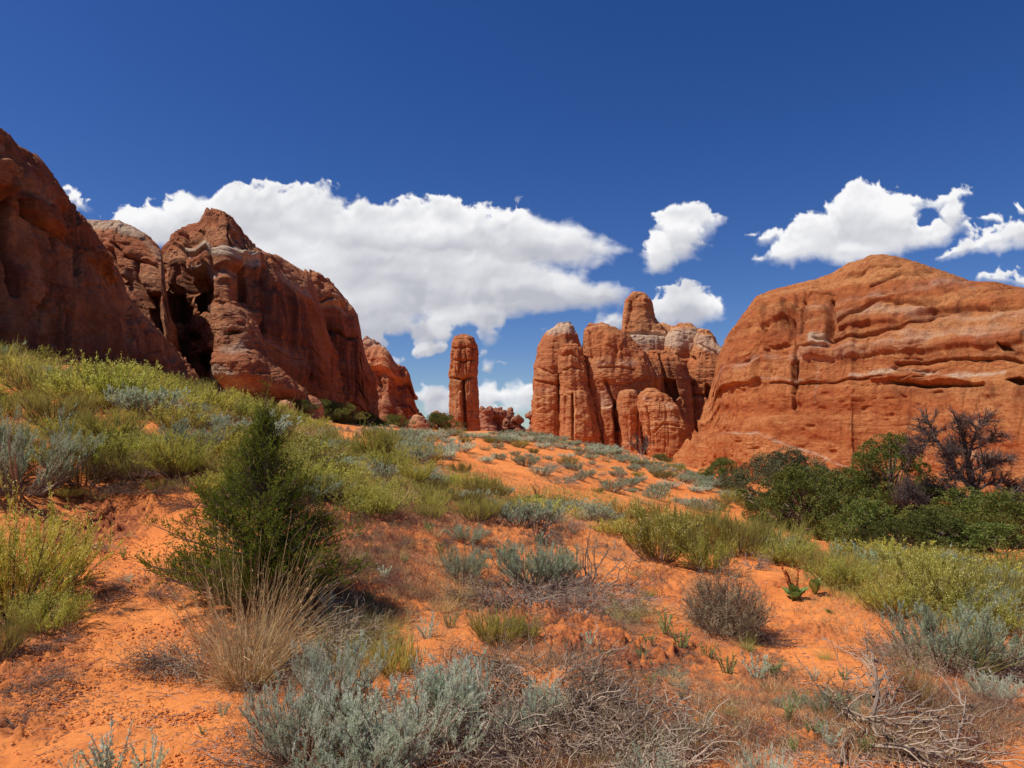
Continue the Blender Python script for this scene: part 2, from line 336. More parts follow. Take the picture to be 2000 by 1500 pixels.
CP3 = np.vstack([CP3, [(0, 0, 0), (-3, 0, 0.25), (3, 0, -0.05), (0, -6, -0.1), (-10, -3, 1.6), (10, -3, -0.6), (0, 1.8, 0), (-2, 1.8, 0.1), (2, 1.8, 0)]])
def warp(x, y):       # compress distance so that near detail is respected
    r = np.hypot(x, y) + 1e-9; k = np.log1p(r / 3.0) * 3.0 / r
    return x * k, y * k
def _tps():
    X, Y = warp(CP3[:, 0], CP3[:, 1]); Z = CP3[:, 2]; n = len(X)
    r2 = (X[:, None] - X) ** 2 + (Y[:, None] - Y) ** 2
    K = 0.5 * r2 * np.log(r2 + 1e-12) + np.eye(n) * 0.02
    Pm = np.c_[np.ones(n), X, Y]
    A = np.zeros((n + 3, n + 3)); A[:n, :n] = K; A[:n, n:] = Pm; A[n:, :n] = Pm.T
    return X, Y, np.linalg.solve(A, np.r_[Z, 0, 0, 0])
TX, TY, TW = _tps()
def base_z(x, y):
    x = np.asarray(x, float); y = np.asarray(y, float); sh = x.shape; x = x.ravel(); y = y.ravel()
    out = np.empty(len(x))
    for i in range(0, len(x), 60000):
        X, Y = warp(x[i:i+60000], y[i:i+60000])
        r2 = (X[:, None] - TX) ** 2 + (Y[:, None] - TY) ** 2
        out[i:i+60000] = (0.5 * r2 * np.log(r2 + 1e-12)) @ TW[:-3] + TW[-3] + TW[-2] * X + TW[-1] * Y
    return out.reshape(sh)
CRUST_SHADE = [(150,1010,190,70),(60,1300,130,120),(30,1400,110,70),(60,1210,120,60),(700,1130,120,30),(1010,1200,220,40),(1230,1330,120,90),(1130,1260,150,40),(1290,1140,90,30),(1580,1140,80,30),
         (330,930,110,50),(1500,1330,90,40),(1340,1420,120,60),(640,1000,120,40),(1080,1040,80,25),(1700,1440,200,60),(830,1190,120,30),(1350,1280,60,40),(60,1430,80,30),(1130,1180,120,30)]  # left edge ellipses also darken the bank in place of bush shadow
DUFF = [(1080,1420,260,120),(650,1450,200,110),(500,1290,180,70),(1420,1230,90,45),(1020,1170,180,45),(1850,1330,180,80),(1800,1440,220,70),(60,1220,120,60),(700,1080,160,70),
        (500,1150,170,45),(280,1140,90,25),(850,1110,120,60),(1500,1350,120,50),(900,1000,200,40),(560,960,180,50),(1250,1080,130,25)]
def pixmask(x, y, z, L):
    u, v = proj(np.stack([x, y, z], -1)); m = np.zeros_like(u)
    for (a, b, ra, rb) in L:
        m = np.maximum(m, 1 - ((u - a) / ra) ** 2 - ((v - b) / rb) ** 2)
    return np.clip(m * 1.3, 0, 1)
def ground_all(x, y, fine=True):
    z = base_z(x, y); r = np.hypot(x, y)
    near = 1 / (1 + r / 25)
    z = z + 0.10 * fbm(x * 0.55, y * 0.55, 0 * x, 3) * (0.5 + 0.5 * near) * np.clip(r / 3, 0, 1)
    z0 = z
    if not fine: return z
    cr = pixmask(x, y, z0, CRUST_SHADE) * (y > 1)
    n = fbm(x * 1.1, y * 1.1, 0 * x + 3, 3)
    cr2 = np.clip(np.maximum(cr * (0.75 + 0.6 * n), sstep(0.42, 0.85, n) * 0.55), 0, 1) * sstep(40, 15, r)
    c1 = 1 - np.abs(fbm(x * 7, y * 7, 0 * x + 9, 4, 0.6)); c2 = fbm(x * 19, y * 19, 0 * x, 3, 0.6)
    z = z + cr2 * (0.085 * (c1 - 0.55) + 0.026 * c2 + 0.035 * np.maximum(c2, 0) ** 2)
    z = z + (1 - cr2) * (0.016 * fbm(x * 3.4, y * 3.4, 0 * x, 5)) + 0.006 * np.maximum(fbm(x * 15, y * 15, 0 * x + 2, 3) - 0.25, 0) * 2
    return z, cr2, z0
def ground_z(x, y): return float(ground_all(np.array([float(x)]), np.array([float(y)]), False)[0])
DS = np.geomspace(2.2, 130, 420)
def hit(u, v):
    """first meeting of the sight line through (u, v) with the ground"""
    P = at(np.full(len(DS), u), np.full(len(DS), v), DS); g = ground_all(P[:, 0], P[:, 1], False); df = P[:, 2] - g
    neg = np.where(df < 0)[0]
    if len(neg) and neg[0] > 0:
        i = neg[0]; t = df[i - 1] / (df[i - 1] - df[i]); p = P[i - 1] * (1 - t) + P[i] * t
    else:
        w = (df / DS)[DS < 70]; i = int(np.argmin(w)); p = P[i].copy(); p[2] = g[i]
    return p
def build_ground():
    na, nr = 1150, 1250
    a = np.radians(np.linspace(-62, 62, na)); r = np.concatenate([np.linspace(0.4, 2.2, 30), np.geomspace(2.22, 60, 950), np.geomspace(60.5, 9000, nr - 980)])
    R, A = np.meshgrid(r, a, indexing='ij'); x = (R * np.sin(A)).astype(np.float64); y = R * np.cos(A)
    xe = np.clip(x, -450, 450); ye = np.clip(y, -10, 500)
    z, cr, z0 = ground_all(xe, ye)
    du = pixmask(xe, ye, z0, DUFF) * (0.6 + 0.8 * fbm(xe * 1.3, ye * 1.3, 0 * xe + 6, 3)) * (y > 1)
    V = np.stack([x, y, z], -1).reshape(-1, 3)
    i = np.arange(nr - 1)[:, None] * na + np.arange(na - 1)[None]; i = i.ravel()
    F = np.stack([i, i + 1, i + na + 1, i + na], -1)[:, ::-1]
    me = make_mesh('ground', V, F, M_SAND, True, {'crust': cr, 'duff': np.clip(du, 0, 1)})
    # shelf behind the camera, so that the sheet is whole there too
    tag(link('ground', me), 'orange desert sand with darker soil crust and plant litter', None, None, 'structure')
build_ground()

# ------------------------------------------------------------------ rocks
def seg_dist(u, v, pts):
    d = np.full(u.shape, 1e9, np.float32)
    for (a, b), (c, e) in zip(pts[:-1], pts[1:]):
        dx, dy = c - a, e - b; t = np.clip(((u - a) * dx + (v - b) * dy) / (dx * dx + dy * dy + 1e-9), 0, 1)
        d = np.minimum(d, np.hypot(u - a - t * dx, v - b - t * dy))
    return d
def poly_sd(u, v, pts):
    """distance inside a closed polygon (positive inside)"""
    d = seg_dist(u, v, list(pts) + [pts[0]]); ins = np.zeros(u.shape, bool); n = len(pts)
    for i in range(n):
        (x1, y1), (x2, y2) = pts[i], pts[(i + 1) % n]
        if y1 == y2: continue
        c = (y1 > v) != (y2 > v); ins ^= c & (u < (x2 - x1) * (v - y1) / (y2 - y1) + x1)
    return np.where(ins, d, -d)
def rock_disp(P, big=0.9, strata=0.25, flute=0.25, small=0.14, sc=1.0, seed=0, tilt=(0.03, 0.0), topcross=1.0, lowz=-99, facet=0.05):
    x, y, z = (P[..., 0] / sc + seed * 13.7, P[..., 1] / sc - seed * 7.1, P[..., 2] / sc)
    strata = strata * (0.25 + 0.75 * sstep(lowz, lowz + 5, P[..., 2]))
    d = big * fbm(x * 0.10, y * 0.10, z * 0.09, 3)
    zz = z + tilt[0] * x + tilt[1] * y + 0.8 * fbm(x * 0.12, y * 0.12, z * 0.12, 2)
    msk = sstep(-0.25, 0.55, vnoise(x * 0.11 + 31, y * 0.11, z * 0.16))
    s1 = fbm(0.05 * x, 0.05 * y, zz * 0.55, 3, 0.5); d += strata * 0.7 * s1
    led = np.abs(fbm(0.13 * x + 5, 0.13 * y, zz * 0.8, 3, 0.5)); d -= strata * 0.9 * np.exp(-(led / 0.06) ** 2) * msk
    cr = vnoise(0.30 * x, 0.30 * y, zz * 2.6 + 8); d -= strata * 0.30 * np.exp(-(cr / 0.10) ** 2) * sstep(0.0, 0.6, vnoise(x * 0.2, y * 0.2 + 7, z * 0.25)) * topcross
    fl = fbm(x * 0.55, y * 0.55, z * 0.045, 3, 0.6); d += flute * fl - flute * 0.8 * np.exp(-(fl / 0.10) ** 2) * sstep(0, 0.4, vnoise(x * 0.13, y * 0.13, z * 0.1))
    d += small * fbm(x * 0.75, y * 0.75, z * 1.1, 5, 0.55)
    q = 2.6 * fbm(x * 0.33, y * 0.33, z * 0.20 + 4, 3, 0.5) + 0.25 * zz; qf = q - np.floor(q); d += facet * (np.floor(q) + sstep(0.40, 0.56, qf) - q) 
    pit = vnoise(x * 0.9 + 3, y * 0.9, z * 1.2); d -= small * 1.6 * sstep(0.62, 0.9, pit)
    return d * sc
def finish_rock(name, P, wrap, feats, mat, kw, label, cat, group=None, parent=None, sky=None):
    """P: grid (ns, nt, 3). Displace along the normal and by the features, then link."""
    ns, nt = P.shape[:2]
    if wrap:
        gs = np.roll(P, -1, 0) - np.roll(P, 1, 0)
    else: gs = np.gradient(P, axis=0)
    gt = np.gradient(P, axis=1)
    N = np.cross(gs, gt); N /= np.linalg.norm(N, axis=-1, keepdims=True) + 1e-9
    c = P.mean((0, 1)); c[2] = P[..., 2].min() - 20
    if (N * (P - c)).sum(-1).mean() < 0: N = -N
    D = rock_disp(P, **kw).astype(float)
    u, v = proj(P); pale = np.zeros(u.shape); var = np.zeros(u.shape)
    cv = P - np.array([0, 0, EYE]); front = sstep(0.10, -0.15, (N * cv).sum(-1) / np.linalg.norm(cv, axis=-1))
    wob = 3.0 * fbm(P[..., 0] * 0.5, P[..., 1] * 0.5, P[..., 2] * 0.5, 3)
    inw = np.zeros(P.shape); brk = 0.25 + 0.75 * sstep(-0.35, 0.25, fbm(P[..., 0] * 0.45, P[..., 1] * 0.45, P[..., 2] * 1.3 + 5, 4))
    for f in feats:
        k = f[0]
        if k == 'crack':
            d = seg_dist(u, v, f[1]) + np.minimum(wob, 2) * min(0.5, f[2] / 8); D -= f[3] * np.exp(-(np.maximum(d, 0) / f[2]) ** 2) * front
        elif k == 'bump':
            (a, b, ra, rb), h = f[1], f[2]; q = np.clip(1 - ((u - a) / ra) ** 2 - ((v - b) / rb) ** 2, 0, 1); D += h * np.sqrt(q) * front
        elif k == 'hole':
            d = poly_sd(u, v, f[1]) + wob * 0.5; m = sstep(-1, f[3], d) * front; inw += (m * f[2])[..., None]
        elif k == 'raise':
            d = poly_sd(u, v, f[1]) + wob * 0.6; D += f[2] * sstep(-1, f[3], d) * front
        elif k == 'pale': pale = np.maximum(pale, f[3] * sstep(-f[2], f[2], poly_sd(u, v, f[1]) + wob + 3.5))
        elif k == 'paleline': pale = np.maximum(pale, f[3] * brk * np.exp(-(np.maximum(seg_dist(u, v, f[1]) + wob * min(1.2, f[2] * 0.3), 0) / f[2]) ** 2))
        elif k == 'varnish_shade': var = np.maximum(var, f[3] * sstep(-f[2], f[2], poly_sd(u, v, f[1]) + wob * 2))
    D = D + 0.0
    hd = cv.copy(); hd[..., 2] = 0; hd /= np.linalg.norm(hd, axis=-1, keepdims=True)
    P = P + N * D[..., None] + hd * inw
    if sky is not None:      # keep the crest at its measured height after weathering
        su, sv, zb, zt = sky
        for it in range(3):
            u, v = proj(P); k = ((u - su[0]) / 6).astype(int); n_ = int((su[-1] - su[0]) / 6) + 1; ok = (k >= 0) & (k < n_)
            mn = np.full(n_, 1e9); np.minimum.at(mn, k[ok], v[ok]); cu = su[0] + 6 * (np.arange(n_) + 0.5)
            gd = mn < 1e8; err = np.clip(mn[gd] - np.interp(cu[gd], su, sv), -60, 60); err = smooth1(err, 3)
            e = np.interp(u, cu[gd], err); dep = P[..., 1]; w = np.clip((P[..., 2] - zb[:, None]) / (zt - zb + 0.5)[:, None], 0, 1)
            P = P.copy(); P[..., 2] += np.clip(e / FPX * dep, -2.5, 2.5) * w
    V = P.reshape(-1, 3); org = V.mean(0).copy(); org[2] = V[:, 2].min()
    ii = np.arange(ns if wrap else ns - 1); jj = np.arange(nt - 1)
    a = (ii[:, None] * nt + jj[None]).ravel(); b_ = (((ii + 1) % ns)[:, None] * nt + jj[None]).ravel()
    F = np.stack([a, b_, b_ + 1, a + 1], -1)
    # outward orientation
    me = make_mesh(name, V - org, F, mat, True, {'pale': pale, 'varnish_shade': var})
    o = link(name, me, parent, org); 
    if parent is None: tag(o, label, cat, group)
    else: o.location = Vector(org) - parent.location
    return o
def smooth1(a, k):
    if k < 2: return a
    ker = np.hanning(k + 2)[1:-1]; ker /= ker.sum(); p = np.pad(a, (k, k), 'edge'); return np.convolve(p, ker, 'same')[k:-k]
def fin(name, secs, ns, nf, nb, mat, kw, label, cat='rock formation', feats=(), back=6.0, sm=0.02, foot=4.0):
    """secs rows: top u, v, depth; base u, v, depth; squareness of the profile"""
    A = np.array(secs, float); seg = np.hypot(np.diff(A[:, 0] + A[:, 3]), np.diff(A[:, 1])) + 3; s = np.r_[0, np.cumsum(seg)]; s /= s[-1]
    q = np.linspace(0, 1, ns); C = [smooth1(np.interp(q, s, A[:, k]), max(3, int(ns * sm)) | 1) for k in range(7)]
    T = at(C[0], C[1], C[2]); B = at(C[3], C[4], C[5]); n = C[6]
    out = np.empty((ns, nf + nb, 3)); ph = np.linspace(1e-4, math.pi / 2, 260)
    for i in range(ns):
        hv = T[i, :2] - B[i, :2]; H = max(T[i, 2] - B[i, 2], 0.02) + foot; Ls = np.hypot(*hv) + 1e-6
        e = 2 / n[i]; hx = 1 - np.cos(ph) ** e; hz = np.sin(ph) ** e
        # blend a leaning lower flank with the steep profile
        al = np.r_[0, np.cumsum(np.hypot(np.diff(hx) * Ls, np.diff(hz) * H))]; t = np.linspace(0, al[-1], nf)
        X = np.interp(t, al, hx); Z = np.interp(t, al, hz)
        out[i, :nf, :2] = B[i, :2] + hv * X[:, None]; out[i, :nf, 2] = B[i, 2] - foot + H * Z
        bd = np.array([hv[0], hv[1]]) / Ls * back; e2 = 0.6
        pb = np.linspace(0, math.pi / 2, nb + 1)[1:]
        out[i, nf:, :2] = T[i, :2] + bd * (np.sin(pb) ** e2)[:, None] * 1.0
        out[i, nf:, 2] = T[i, 2] - H * (1 - np.cos(pb) ** e2)
    return finish_rock(name, out, False, list(feats), mat, kw, label, cat, sky=(A[:, 0], A[:, 1], B[:, 2], T[:, 2]))
def tower(name, rows, depth, thick, nth, nv, mat, kw, label, cat='rock formation', feats=(), pw=2.6, parent=None, sm=0.03, foot=3.0, rot=0.0):
    """rows: v, left u, right u from the top down; closed all round"""
    A = np.array(rows, float); h = A[:, 0]
    vv = np.interp(np.linspace(0, 1, nv), np.linspace(0, 1, len(A)), A[:, 0]); vv = np.linspace(A[0, 0], A[-1, 0], nv)
    l = smooth1(np.interp(vv, h, A[:, 1]), max(3, int(nv * sm)) | 1); r = smooth1(np.interp(vv, h, A[:, 2]), max(3, int(nv * sm)) | 1)
    dep = np.full(nv, float(depth)) if np.isscalar(depth) else np.interp(vv, h, depth)
    PL = at(l, vv, dep); PR = at(r, vv, dep); C = (PL + PR) / 2; W = (PR[:, 0] - PL[:, 0]) / 2
    th = np.linspace(0, 2 * math.pi, nth, endpoint=False); e = 2 / pw
    cx = np.sign(np.cos(th)) * np.abs(np.cos(th)) ** e; cy = np.sign(np.sin(th)) * np.abs(np.sin(th)) ** e
    capn = max(8, nv // 12)
    z = C[:, 2]; out = np.empty((nth, nv + capn + 1, 3))
    tw = W[:, None] * 0 + (np.full(nv, thick) if np.isscalar(thick) else np.interp(vv, h, thick))[:, None] * np.clip(W / W.max(), 0, 1)[:, None] ** 0.6
    out[:, capn:-1, 0] = (C[:, 0][:, None] + W[:, None] * cx).T
    out[:, capn:-1, 1] = (C[:, 1][:, None] + tw * cy).T
    out[:, capn:-1, 2] = z[None]
    for k in range(capn):          # rounded cap
        t = (k / capn); s_ = math.sin(t * math.pi / 2) ** 0.8
        out[:, k, 0] = C[0, 0] + W[0] * cx * s_; out[:, k, 1] = C[0, 1] + tw[0, 0] * cy * s_
        out[:, k, 2] = z[0] + W[0] * 0.35 * (math.cos(t * math.pi / 2))
    out[:, -1] = out[:, -2]; out[:, -1, 2] -= foot
    return finish_rock(name, out, True, list(feats), mat, kw, label, cat, parent=parent)
exec_rocks = True

# right wall ---------------------------------------------------------
fin('sandstone_wall', [
 (1300,908,97, 1296,912,95, 1.2),(1322,880,98, 1306,916,94, 1.2),(1358,836,99, 1316,918,93, 1.25),(1381,790,99, 1328,922,92, 1.35),(1393,735,99, 1342,926,91, 1.5),(1402,690,99, 1356,930,90, 1.6),
 (1418,655,99, 1372,934,88, 1.7),(1438,628,98, 1388,938,86, 1.9),(1455,604,97, 1404,942,84, 2.2),(1475,578,95, 1424,946,82, 2.6),(1505,566,92, 1440,950,79, 3.0),(1560,552,89, 1500,958,75, 3.0),
 (1590,545,87, 1545,964,73, 3.0),(1625,532,86, 1590,968,71, 2.8),(1655,513,85, 1630,973,69, 2.6),(1688,504,84, 1665,977,67, 2.5),(1694,498,84, 1672,978,67, 2.5),(1725,496,83, 1705,980,66, 2.5),(1760,502,82, 1745,984,64, 2.5),
 (1800,514,80, 1790,988,62, 2.5),(1850,531,77, 1840,992,60, 2.5),(1900,549,74, 1890,998,58, 2.6),(1945,550,72, 1940,1004,56, 2.8),(2000,562,70, 2000,1010,54, 2.8),(2150,575,66, 2150,1030,50, 2.8),(2450,600,62, 2450,1060,46, 2.8),(2800,700,60, 2800,1080,44, 2.8)],
 900, 520, 60, M_RIGHT, dict(big=0.6, strata=0.36, flute=0.16, small=0.13, facet=0.0, seed=1, tilt=(0.06, -0.03), lowz=4),
 'long red sandstone wall with pale bands filling the right side', 'rock wall', sm=0.007,
 feats=[('crack', [(1552,612),(1556,700),(1550,790)], 2.5, 0.9), ('crack', [(1470,590),(1478,640),(1476,700),(1470,760)], 4, 0.7), ('raise', [(1478,575),(1560,555),(1560,600),(1484,640)], 0.5, 6), ('crack', [(1626,560),(1628,600),(1626,640)], 3, 0.9), ('crack', [(1548,700),(1548,760)], 2.5, 0.7),
  ('crack', [(1575,545),(1572,600),(1570,640)], 3, 0.5), ('crack', [(1495,640),(1500,720)], 3, 0.5), ('crack', [(1630,548),(1590,552),(1570,570)], 2, 0.4),
  ('crack', [(1740,735),(1800,742),(1850,745),(1920,742)], 3.5, 0.9), ('crack', [(1500,742),(1560,738),(1660,728),(1740,724)], 2.2, 0.4),
  ('crack', [(1750,700),(1840,693),(1960,690),(2000,700)], 2.5, 0.6), ('crack', [(1600,650),(1700,640),(1800,612),(1900,585),(2000,592)], 4, 0.7),
  ('crack', [(1640,610),(1720,575),(1860,590),(1900,580)], 4, 0.6), ('crack', [(1700,540),(1760,520),(1820,528)], 2, 0.5), ('crack', [(1630,530),(1660,520),(1690,512)], 2, 0.5),
  ('crack', [(1660,517),(1700,508),(1760,507)], 1.6, 0.5), ('hole', [(1966,735),(1990,730),(2010,738),(2010,752),(1990,748)], 1.6, 4), ('hole', [(1950,665),(1972,668),(1982,680),(1960,676)], 1.0, 3),
  ('raise', [(1540,590),(1625,575),(1625,660),(1560,668)], 0.7, 6), ('raise', [(1632,570),(1760,560),(1850,590),(1750,618),(1640,625)], 0.6, 8), ('raise', [(1480,590),(1538,575),(1545,660),(1490,680)], 0.5, 6),
  ('raise', [(1690,725),(1780,718),(1870,728),(1900,738),(1800,738),(1700,735)], 0.5, 5), ('paleline', [(1640,600),(1720,590),(1800,600),(1900,612),(2000,606)], 8, 0.40), ('paleline', [(1500,690),(1600,684),(1700,672)], 7, 0.35), ('paleline', [(1594,610),(1597,700),(1594,800)], 2.0, 0.25), ('paleline', [(1760,640),(1860,650),(2000,646)], 7, 0.45), ('varnish_shade', [(1555,606),(1680,600),(1690,640),(1560,650)], 8, 0.40), ('varnish_shade', [(1600,664),(1990,662),(1990,690),(1620,700)], 7, 0.30), ('varnish_shade', [(1700,610),(1880,618),(1880,636),(1700,630)], 6, 0.35), ('varnish_shade', [(1545,700),(1560,700),(1560,800),(1545,800)], 4, 0.35), ('varnish_shade', [(1700,742),(2000,748),(2000,775),(1700,760)], 8, 0.30),
  ('raise', [(1560,664),(1760,650),(2000,640),(2000,668),(1760,680),(1570,690)], 0.45, 9), ('raise', [(1420,700),(1480,690),(1478,735),(1402,745)], 0.5, 5),
  ('paleline', [(1660,722),(1700,716),(1760,712),(1810,716),(1860,724),(1960,720)], 4, 0.9), ('paleline', [(1480,733),(1570,730)], 2.2, 0.6), ('paleline', [(1400,838),(1480,842),(1520,860),(1600,885),(1670,918)], 2.0, 0.8),
  ('paleline', [(1585,585),(1640,575),(1760,548),(1860,540),(1900,545)], 7, 0.35), ('paleline', [(1560,680),(1680,660),(1800,655),(1900,640),(2000,625)], 12, 0.33),
  ('paleline', [(1410,705),(1450,700),(1470,690)], 6, 0.4), ('pale', [(1593,645),(1615,641),(1620,655),(1605,664),(1594,658)], 4, 0.75), ('paleline', [(1880,880),(1940,890),(1990,900)], 7, 0.5),
  ('varnish_shade', [(1750,600),(1890,575),(1900,600),(1770,620)], 8, 0.35), ('varnish_shade', [(1500,600),(1680,580),(1690,610),(1510,650)], 8, 0.28)], back=10)

# left walls ---------------------------------------------------------
fin('sandstone_wall', [
 (-500,60,25, -560,700,17, 4),(-300,120,27, -330,690,20, 4),(-120,190,29, -170,700,23, 4),(-40,225,31, -90,700,25.5, 4),(0,248,32, -50,705,26.5, 4),(22,262,33, -20,708,27.5, 3.6),(38,284,35, 10,712,28, 3.6),(75,303,36.5, 50,716,29, 3.6),
 (110,345,38, 90,720,30, 3.4),(132,382,39, 120,724,31, 3.2),(152,405,40, 150,727,32, 3.0),(180,440,41, 190,730,33.5, 2.8),(212,488,41.5, 235,735,35, 2.5),(235,530,42, 270,737,36, 2.2),(252,572,42, 295,739,37, 2.0),
 (275,606,42, 320,741,38, 2.0),(310,640,42, 345,743,38.6, 2.0),(345,680,42, 368,744,39.3, 2.0),(372,708,42, 385,745,40, 2.0),(392,732,41.5, 396,746,40.5, 2.0)],
 760, 420, 60, M_LEFT, dict(big=0.65, strata=0.16, flute=0.30, small=0.13, seed=2, sc=0.8),
 'tall shaded red rock wall at the far left edge with pale top', 'rock wall',
 feats=[('crack', [(40,286),(28,330),(22,380),(18,460),(25,560)], 5, 1.1), ('raise', [(-60,250),(0,262),(40,290),(44,330),(20,362),(0,340),(-60,330)], 0.8, 14),
  ('raise', [(52,330),(110,345),(135,395),(128,420),(90,400),(55,372)], 0.4, 14), ('crack', [(55,345),(60,380),(90,400),(128,425)], 4, 0.5), ('hole', [(45,355),(70,372),(90,408),(62,400)], 0.3, 9),
  ('hole', [(165,470),(200,500),(212,530),(180,510)], 0.5, 8), ('crack', [(135,400),(145,440),(150,500)], 4, 0.5), ('raise', [(168,455),(205,485),(216,515),(190,500)], 0.6, 6),
  ('paleline', [(44,288),(62,296),(80,308),(98,330)], 9, 0.9), ('paleline', [(-20,246),(4,254),(26,270)], 7, 0.7),
  ('paleline', [(225,585),(240,610),(262,660)], 3, 0.35), ('paleline', [(315,655),(325,690),(335,720)], 4, 0.45),
  ('varnish_shade', [(0,420),(120,430),(240,600),(340,720),(0,720)], 30, 0.45), ('varnish_shade', [(70,400),(150,440),(180,560),(60,560)], 15, 0.4)], back=9)
fin('sandstone_dome', [
 (120,440,50, 120,640,47, 3),(165,428,50, 165,650,46, 3),(200,430,49.5, 200,660,45, 3),(232,429,49, 225,670,44, 2.8),(262,442,49, 262,690,43.5, 2.8),(290,458,49, 300,710,43, 3),(306,472,49, 325,720,43, 3.2),
 (316,487,49.5, 338,728,43.6, 3.6),(323,505,50, 344,735,44.6, 4),(326,560,51, 350,740,46, 4),(330,640,52, 355,742,48.5, 4),(340,700,53, 360,745,51, 3)],
 420, 320, 40, M_LEFT, dict(big=0.5, strata=0.26, flute=0.12, small=0.12, seed=3, sc=0.8, tilt=(0.15, 0.1)),
 'layered rounded sandstone dome between the left wall and the tall peak', 'rock formation',
 feats=[('pale', [(170,424),(205,428),(232,424),(262,436),(278,448),(255,447),(215,440),(175,436)], 3, 0.85), ('pale', [(270,445),(312,470),(320,495),(300,480)], 4, 0.3),
  ('crack', [(215,470),(240,492),(270,498),(305,505)], 3, 0.5), ('crack', [(258,500),(262,540),(290,590)], 4, 0.7), ('crack', [(212,486),(216,520),(240,550)], 5, 0.8), ('hole', [(280,560),(318,560),(326,650),(305,650),(290,600)], 1.6, 10),
  ('raise', [(222,520),(252,516),(256,545),(232,538)], 0.6, 5), ('varnish_shade', [(240,520),(320,510),(340,700),(260,600)], 8, 0.5)], back=8)
peak = fin('sandstone_peak', [
 (285,520,58, 290,745,54, 4),(308,492,57, 315,745,52, 4),(335,455,56, 345,748,50, 3.6),(360,440,56, 375,752,48, 3.4),(388,432,56, 402,754,46.5, 3.2),(394,418,56, 415,756,46, 3.2),(401,404,56, 426,757,45.6, 3.0),(432,409,56.5, 440,758,45.5, 3.0),
 (455,422,57, 452,762,46, 3.0),(478,452,57, 470,770,46.5, 3.2),(500,478,57, 500,782,47, 3.6),(518,492,58, 540,796,49, 4.5),(545,498,60, 580,806,52, 5),(572,515,62, 620,814,55, 5.5),(600,532,64, 640,820,58, 5),(615,552,66, 655,824,61, 4),
 (628,600,67, 666,828,63, 3.2),(640,660,68, 676,830,65, 3),(655,740,70, 684,832,67, 2.6),(672,800,71, 690,834,69, 2.4)],
 900, 520, 60, M_LEFT, dict(big=0.75, strata=0.24, flute=0.30, small=0.13, seed=4, tilt=(0.02, 0.05)),
 'tall peaked red rock with white bands and dark hollows', 'rock formation',
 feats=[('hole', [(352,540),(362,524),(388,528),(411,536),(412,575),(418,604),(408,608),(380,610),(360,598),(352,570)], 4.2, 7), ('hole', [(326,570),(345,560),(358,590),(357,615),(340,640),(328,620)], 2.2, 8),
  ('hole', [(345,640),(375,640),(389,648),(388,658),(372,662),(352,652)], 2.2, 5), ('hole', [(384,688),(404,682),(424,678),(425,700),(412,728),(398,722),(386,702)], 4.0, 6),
  ('raise', [(415,525),(470,520),(472,580),(458,604),(425,606),(414,570)], 0.35, 18), ('raise', [(352,490),(412,488),(413,518),(390,524),(355,524)], 0.6, 10), ('raise', [(414,480),(470,476),(474,515),(415,520)], 0.5, 12),
  ('raise', [(340,466),(420,470),(510,474),(515,494),(470,486),(420,486),(345,482)], 0.4, 7), ('raise', [(326,500),(350,492),(350,560),(324,566)], 0.5, 12),
  ('crack', [(413,470),(415,500),(412,540),(420,600)], 3, 1.2), ('crack', [(352,470),(350,520),(352,560)], 3, 1.0), ('crack', [(472,500),(476,560),(470,600)], 4, 0.8), ('crack', [(330,470),(342,450),(356,446)], 3, 0.8),
  ('crack', [(424,640),(424,690)], 4, 1.2), ('crack', [(448,422),(446,450),(452,470)], 2, 0.8), ('crack', [(360,445),(356,470)], 2.5, 0.7), ('crack', [(376,436),(372,462)], 2.5, 0.7), ('crack', [(420,412),(416,430),(426,446)], 2, 0.7), ('crack', [(520,500),(518,600),(500,680)], 5, 0.6),
  ('crack', [(440,650),(470,648)], 3, 0.6), ('crack', [(452,658),(478,652)], 2, 0.3), ('hole', [(448,644),(468,646),(466,652),(450,651)], 0.8, 3),
  ('pale', [(352,478),(372,472),(420,472),(480,474),(512,492),(515,503),(480,492),(440,490),(400,484),(360,484)], 3.5, 1.0), ('pale', [(356,522),(372,516),(412,519),(413,527),(390,526),(357,530)], 3, 0.95), ('pale', [(415,520),(440,518),(470,522),(440,524)], 3, 0.45),
  ('pale', [(440,665),(480,670),(484,690),(450,680)], 6, 0.5), ('pale', [(425,715),(500,765),(560,800),(520,800),(440,755),(418,730)], 6, 0.75), ('pale', [(578,770),(612,775),(628,802),(600,800)], 5, 0.8), ('pale', [(500,640),(590,690),(560,700),(505,660)], 12, 0.25), ('pale', [(548,500),(600,530),(590,532),(550,510)], 4, 0.45),
  ('varnish_shade', [(500,510),(600,550),(610,700),(640,780),(560,700),(500,640)], 14, 0.85), ('varnish_shade', [(352,540),(411,536),(420,604),(360,600)], 8, 0.8), ('varnish_shade', [(320,500),(352,500),(356,640),(330,640)], 8, 0.5)], back=8)  # dark patch over the alcove paints its shade into the rock
